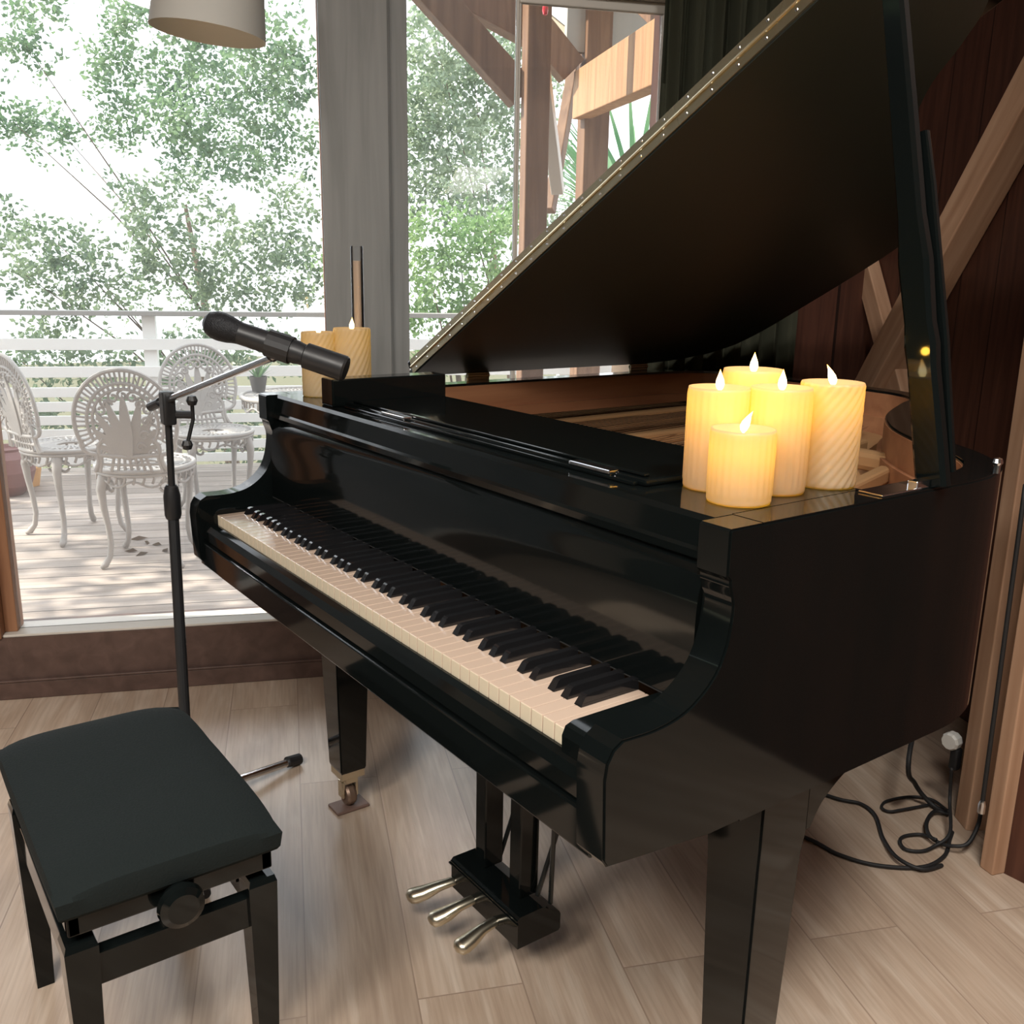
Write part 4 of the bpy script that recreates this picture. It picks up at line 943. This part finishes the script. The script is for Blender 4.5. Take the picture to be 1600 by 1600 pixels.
# ------------------------------------------------------------------ trees and plants beyond the railing
def leaf_cloud(blobs, size, rng, fill=.55):
    """blobs: (center, radii, count) -> bmesh of small bent leaves"""
    bm = B()
    for c, r, cnt in blobs:
        # each blob is made of small sprays
        ns = max(1, cnt//14)
        for _ in range(ns):
            while True:
                p = V(rng.uniform(-1, 1), rng.uniform(-1, 1), rng.uniform(-1, 1))
                if p.length <= 1: break
            p = c + V(p.x*r[0], p.y*r[1], p.z*r[2]); a = rng.uniform(0, 6.28); sd_ = V(math.cos(a), math.sin(a), rng.uniform(-.9, .6)).normalized()
            L = size*rng.uniform(2, 4.5)
            for k in range(14):
                q = p + sd_*L*(k/14.) + V(rng.gauss(0, 1), rng.gauss(0, 1), rng.gauss(0, 1))*size*.7
                d = (sd_ + V(rng.gauss(0, .8), rng.gauss(0, .8), rng.gauss(0, .8))).normalized(); e = d.orthogonal().normalized(); e = (e*math.cos(k)+d.cross(e)*math.sin(k))
                l_ = size*rng.uniform(.7, 1.3); wv = l_*.30
                f = d.cross(e)*l_*.1
                v = [bm.verts.new(q), bm.verts.new(q+d*l_*.5+e*wv+f), bm.verts.new(q+d*l_), bm.verts.new(q+d*l_*.5-e*wv+f)]; bm.faces.new(v)
    return bm
def tree(name, base, blobs, size, m, label, seed, cat='tree', group=None):
    t = thing(name, label, cat, base, group); rng = random.Random(seed)
    obj('foliage', leaf_cloud(blobs, size, rng), m, t)
    bm = B(); top = sum((b[0] for b in blobs), V(0, 0, 0))/len(blobs)
    tube(bm, [base, base.lerp(top, .4)+V(.1, .05, 0), base.lerp(top, .8)], [.09, .06, .02], 10)
    for b in blobs[:3]: tube(bm, [base.lerp(top, .6), base.lerp(top, .6).lerp(b[0], .5)+V(rng.uniform(-.1, .1), 0, .08), b[0]], [.012, .008, .003], 6)
    obj('trunk', bm, M['bark'], t, smooth='all'); return t
def blob(px, py, rp, o, dens, sq=.8):
    c = wp(px, py, o); dist = (c-CAM).dot(_f); r = rp*dist/FPX; return (c, (r, r, r*sq), int(dens*rp*rp*.17))
def gb(s, o): p = W(s, o, 0); return V(p.x, p.y, -2.4)
LB = [(40, 70, 45), (20, 190, 55), (90, 200, 45), (170, 60, 40), (200, 20, 50), (180, 120, 50), (200, 200, 55), (290, 180, 60), (260, 120, 55), (300, 250, 50), (340, 110, 60), (350, 200, 65), (310, 60, 45), (400, 150, 65), (420, 60, 60), (450, 220, 60), (470, 120, 60), (380, 260, 45), (60, 10, 40)]
tree('leafy_tree', gb(-.3, 8.5), [blob(x, y, r, 7.5+R.uniform(-.8, 1.2), 1.0) for x, y, r in LB], .062, M['leafA'], 'large leafy tree filling the upper part of the left window', 11)
LC = [(90, 380, 60), (40, 430, 50), (150, 430, 55), (230, 340, 45), (210, 300, 40), (250, 400, 60), (340, 420, 60), (330, 350, 45), (400, 400, 60), (440, 370, 55), (470, 430, 60), (450, 310, 45), (390, 460, 50), (110, 470, 45), (60, 520, 40), (200, 460, 45), (300, 470, 50), (20, 360, 40), (290, 300, 35)]
tree('leafy_tree', gb(.2, 6.2), [blob(x, y, r, 6.0+R.uniform(-.5, .8), .85) for x, y, r in LC], .055, M['leafB'], 'lower leafy tree just above the railing in the left window', 12)
LD = [(680, 60, 60), (660, 150, 60), (740, 120, 70), (700, 230, 70), (780, 220, 70), (660, 300, 60), (740, 310, 65), (790, 320, 60), (760, 180, 50), (640, 220, 50), (720, 20, 60), (790, 90, 60), (690, 150, 60), (860, 240, 50), (880, 330, 50), (870, 120, 50)]
tree('leafy_tree', gb(3.2, 8.8), [blob(x, y, r, 8.0+R.uniform(-.8, 1.), 1.15) for x, y, r in LD], .066, M['leafD'], 'dense tree filling the right window', 13)
LE = [(670, 420, 55), (720, 400, 50), (770, 380, 50), (680, 500, 50), (740, 470, 50), (790, 440, 50), (650, 350, 40), (660, 560, 40), (720, 350, 40), (560, 420, 60), (800, 350, 40)]
tree('green_shrub', gb(1.8, 4.6), [blob(x, y, r, 4.5+R.uniform(-.25, .3), 1.1) for x, y, r in LE], .048, M['leafC'], 'bright green shrub at the bottom of the right window', 14, 'shrub')
LF = [(30, 560, 40), (110, 570, 45), (200, 560, 45), (280, 550, 45), (360, 545, 45), (440, 540, 45), (60, 640, 50), (180, 650, 50), (300, 650, 50), (420, 640, 50), (90, 720, 50), (230, 720, 50), (370, 720, 50), (250, 600, 45), (470, 700, 45)]
tree('low_hedge', gb(-.3, 4.6), [blob(x, y, r, 4.5+R.uniform(-.2, .3), .9) for x, y, r in LF], .05, M['leafB'], 'dull green hedge seen through the gaps of the white railing', 15, 'hedge')
# unseen tree crown added left of the deck to dapple shade over the boards
_c = [(W(-5.6+R.uniform(-2.2, 2.2), R.uniform(-.6, 4.6), 4.6+R.uniform(-1.6, 1.8)), (.8, .8, .6), 620) for _ in range(16)]
tree('added_shade_tree', gb(-5.8, 4.9), _c, .13, M['leafA'], 'added leafy tree out of view left of the deck, shading the boards', 16)
# palm beyond the thick post
pc_ = wp(985, 330, 3.2)
palm = thing('palm', 'green palm fronds behind the raised lid under the sunlit beam', 'palm', V(pc_.x, pc_.y, -2.4))
bm = B(); tube(bm, [V(pc_.x, pc_.y, -2.4), V(pc_.x+.03, pc_.y, pc_.z-.2)], [.12, .09], 12); obj('trunk', bm, M['bark'], palm, smooth='all')
for k in range(15):
    a = k*2.4; e = R.uniform(.4, 1.45); d = V(math.cos(a)*math.cos(e), math.sin(a)*math.cos(e), math.sin(e)); bm = B()
    base = pc_-V(0, 0, .2); L = R.uniform(.8, 1.15); side = d.cross(V(0, 0, 1)).normalized()
    for j in range(9):
        ang = (j-4)*.16; dd2 = (d*math.cos(ang)+side*math.sin(ang)).normalized(); blade(bm, base+d*.25, dd2, L*(.9-.03*abs(j-4)), .024, .10+.08*abs(math.cos(e)), 7)
    tube(bm, [base, base+d*.28], .010, 6); obj('frond', bm, M['palm'], palm)
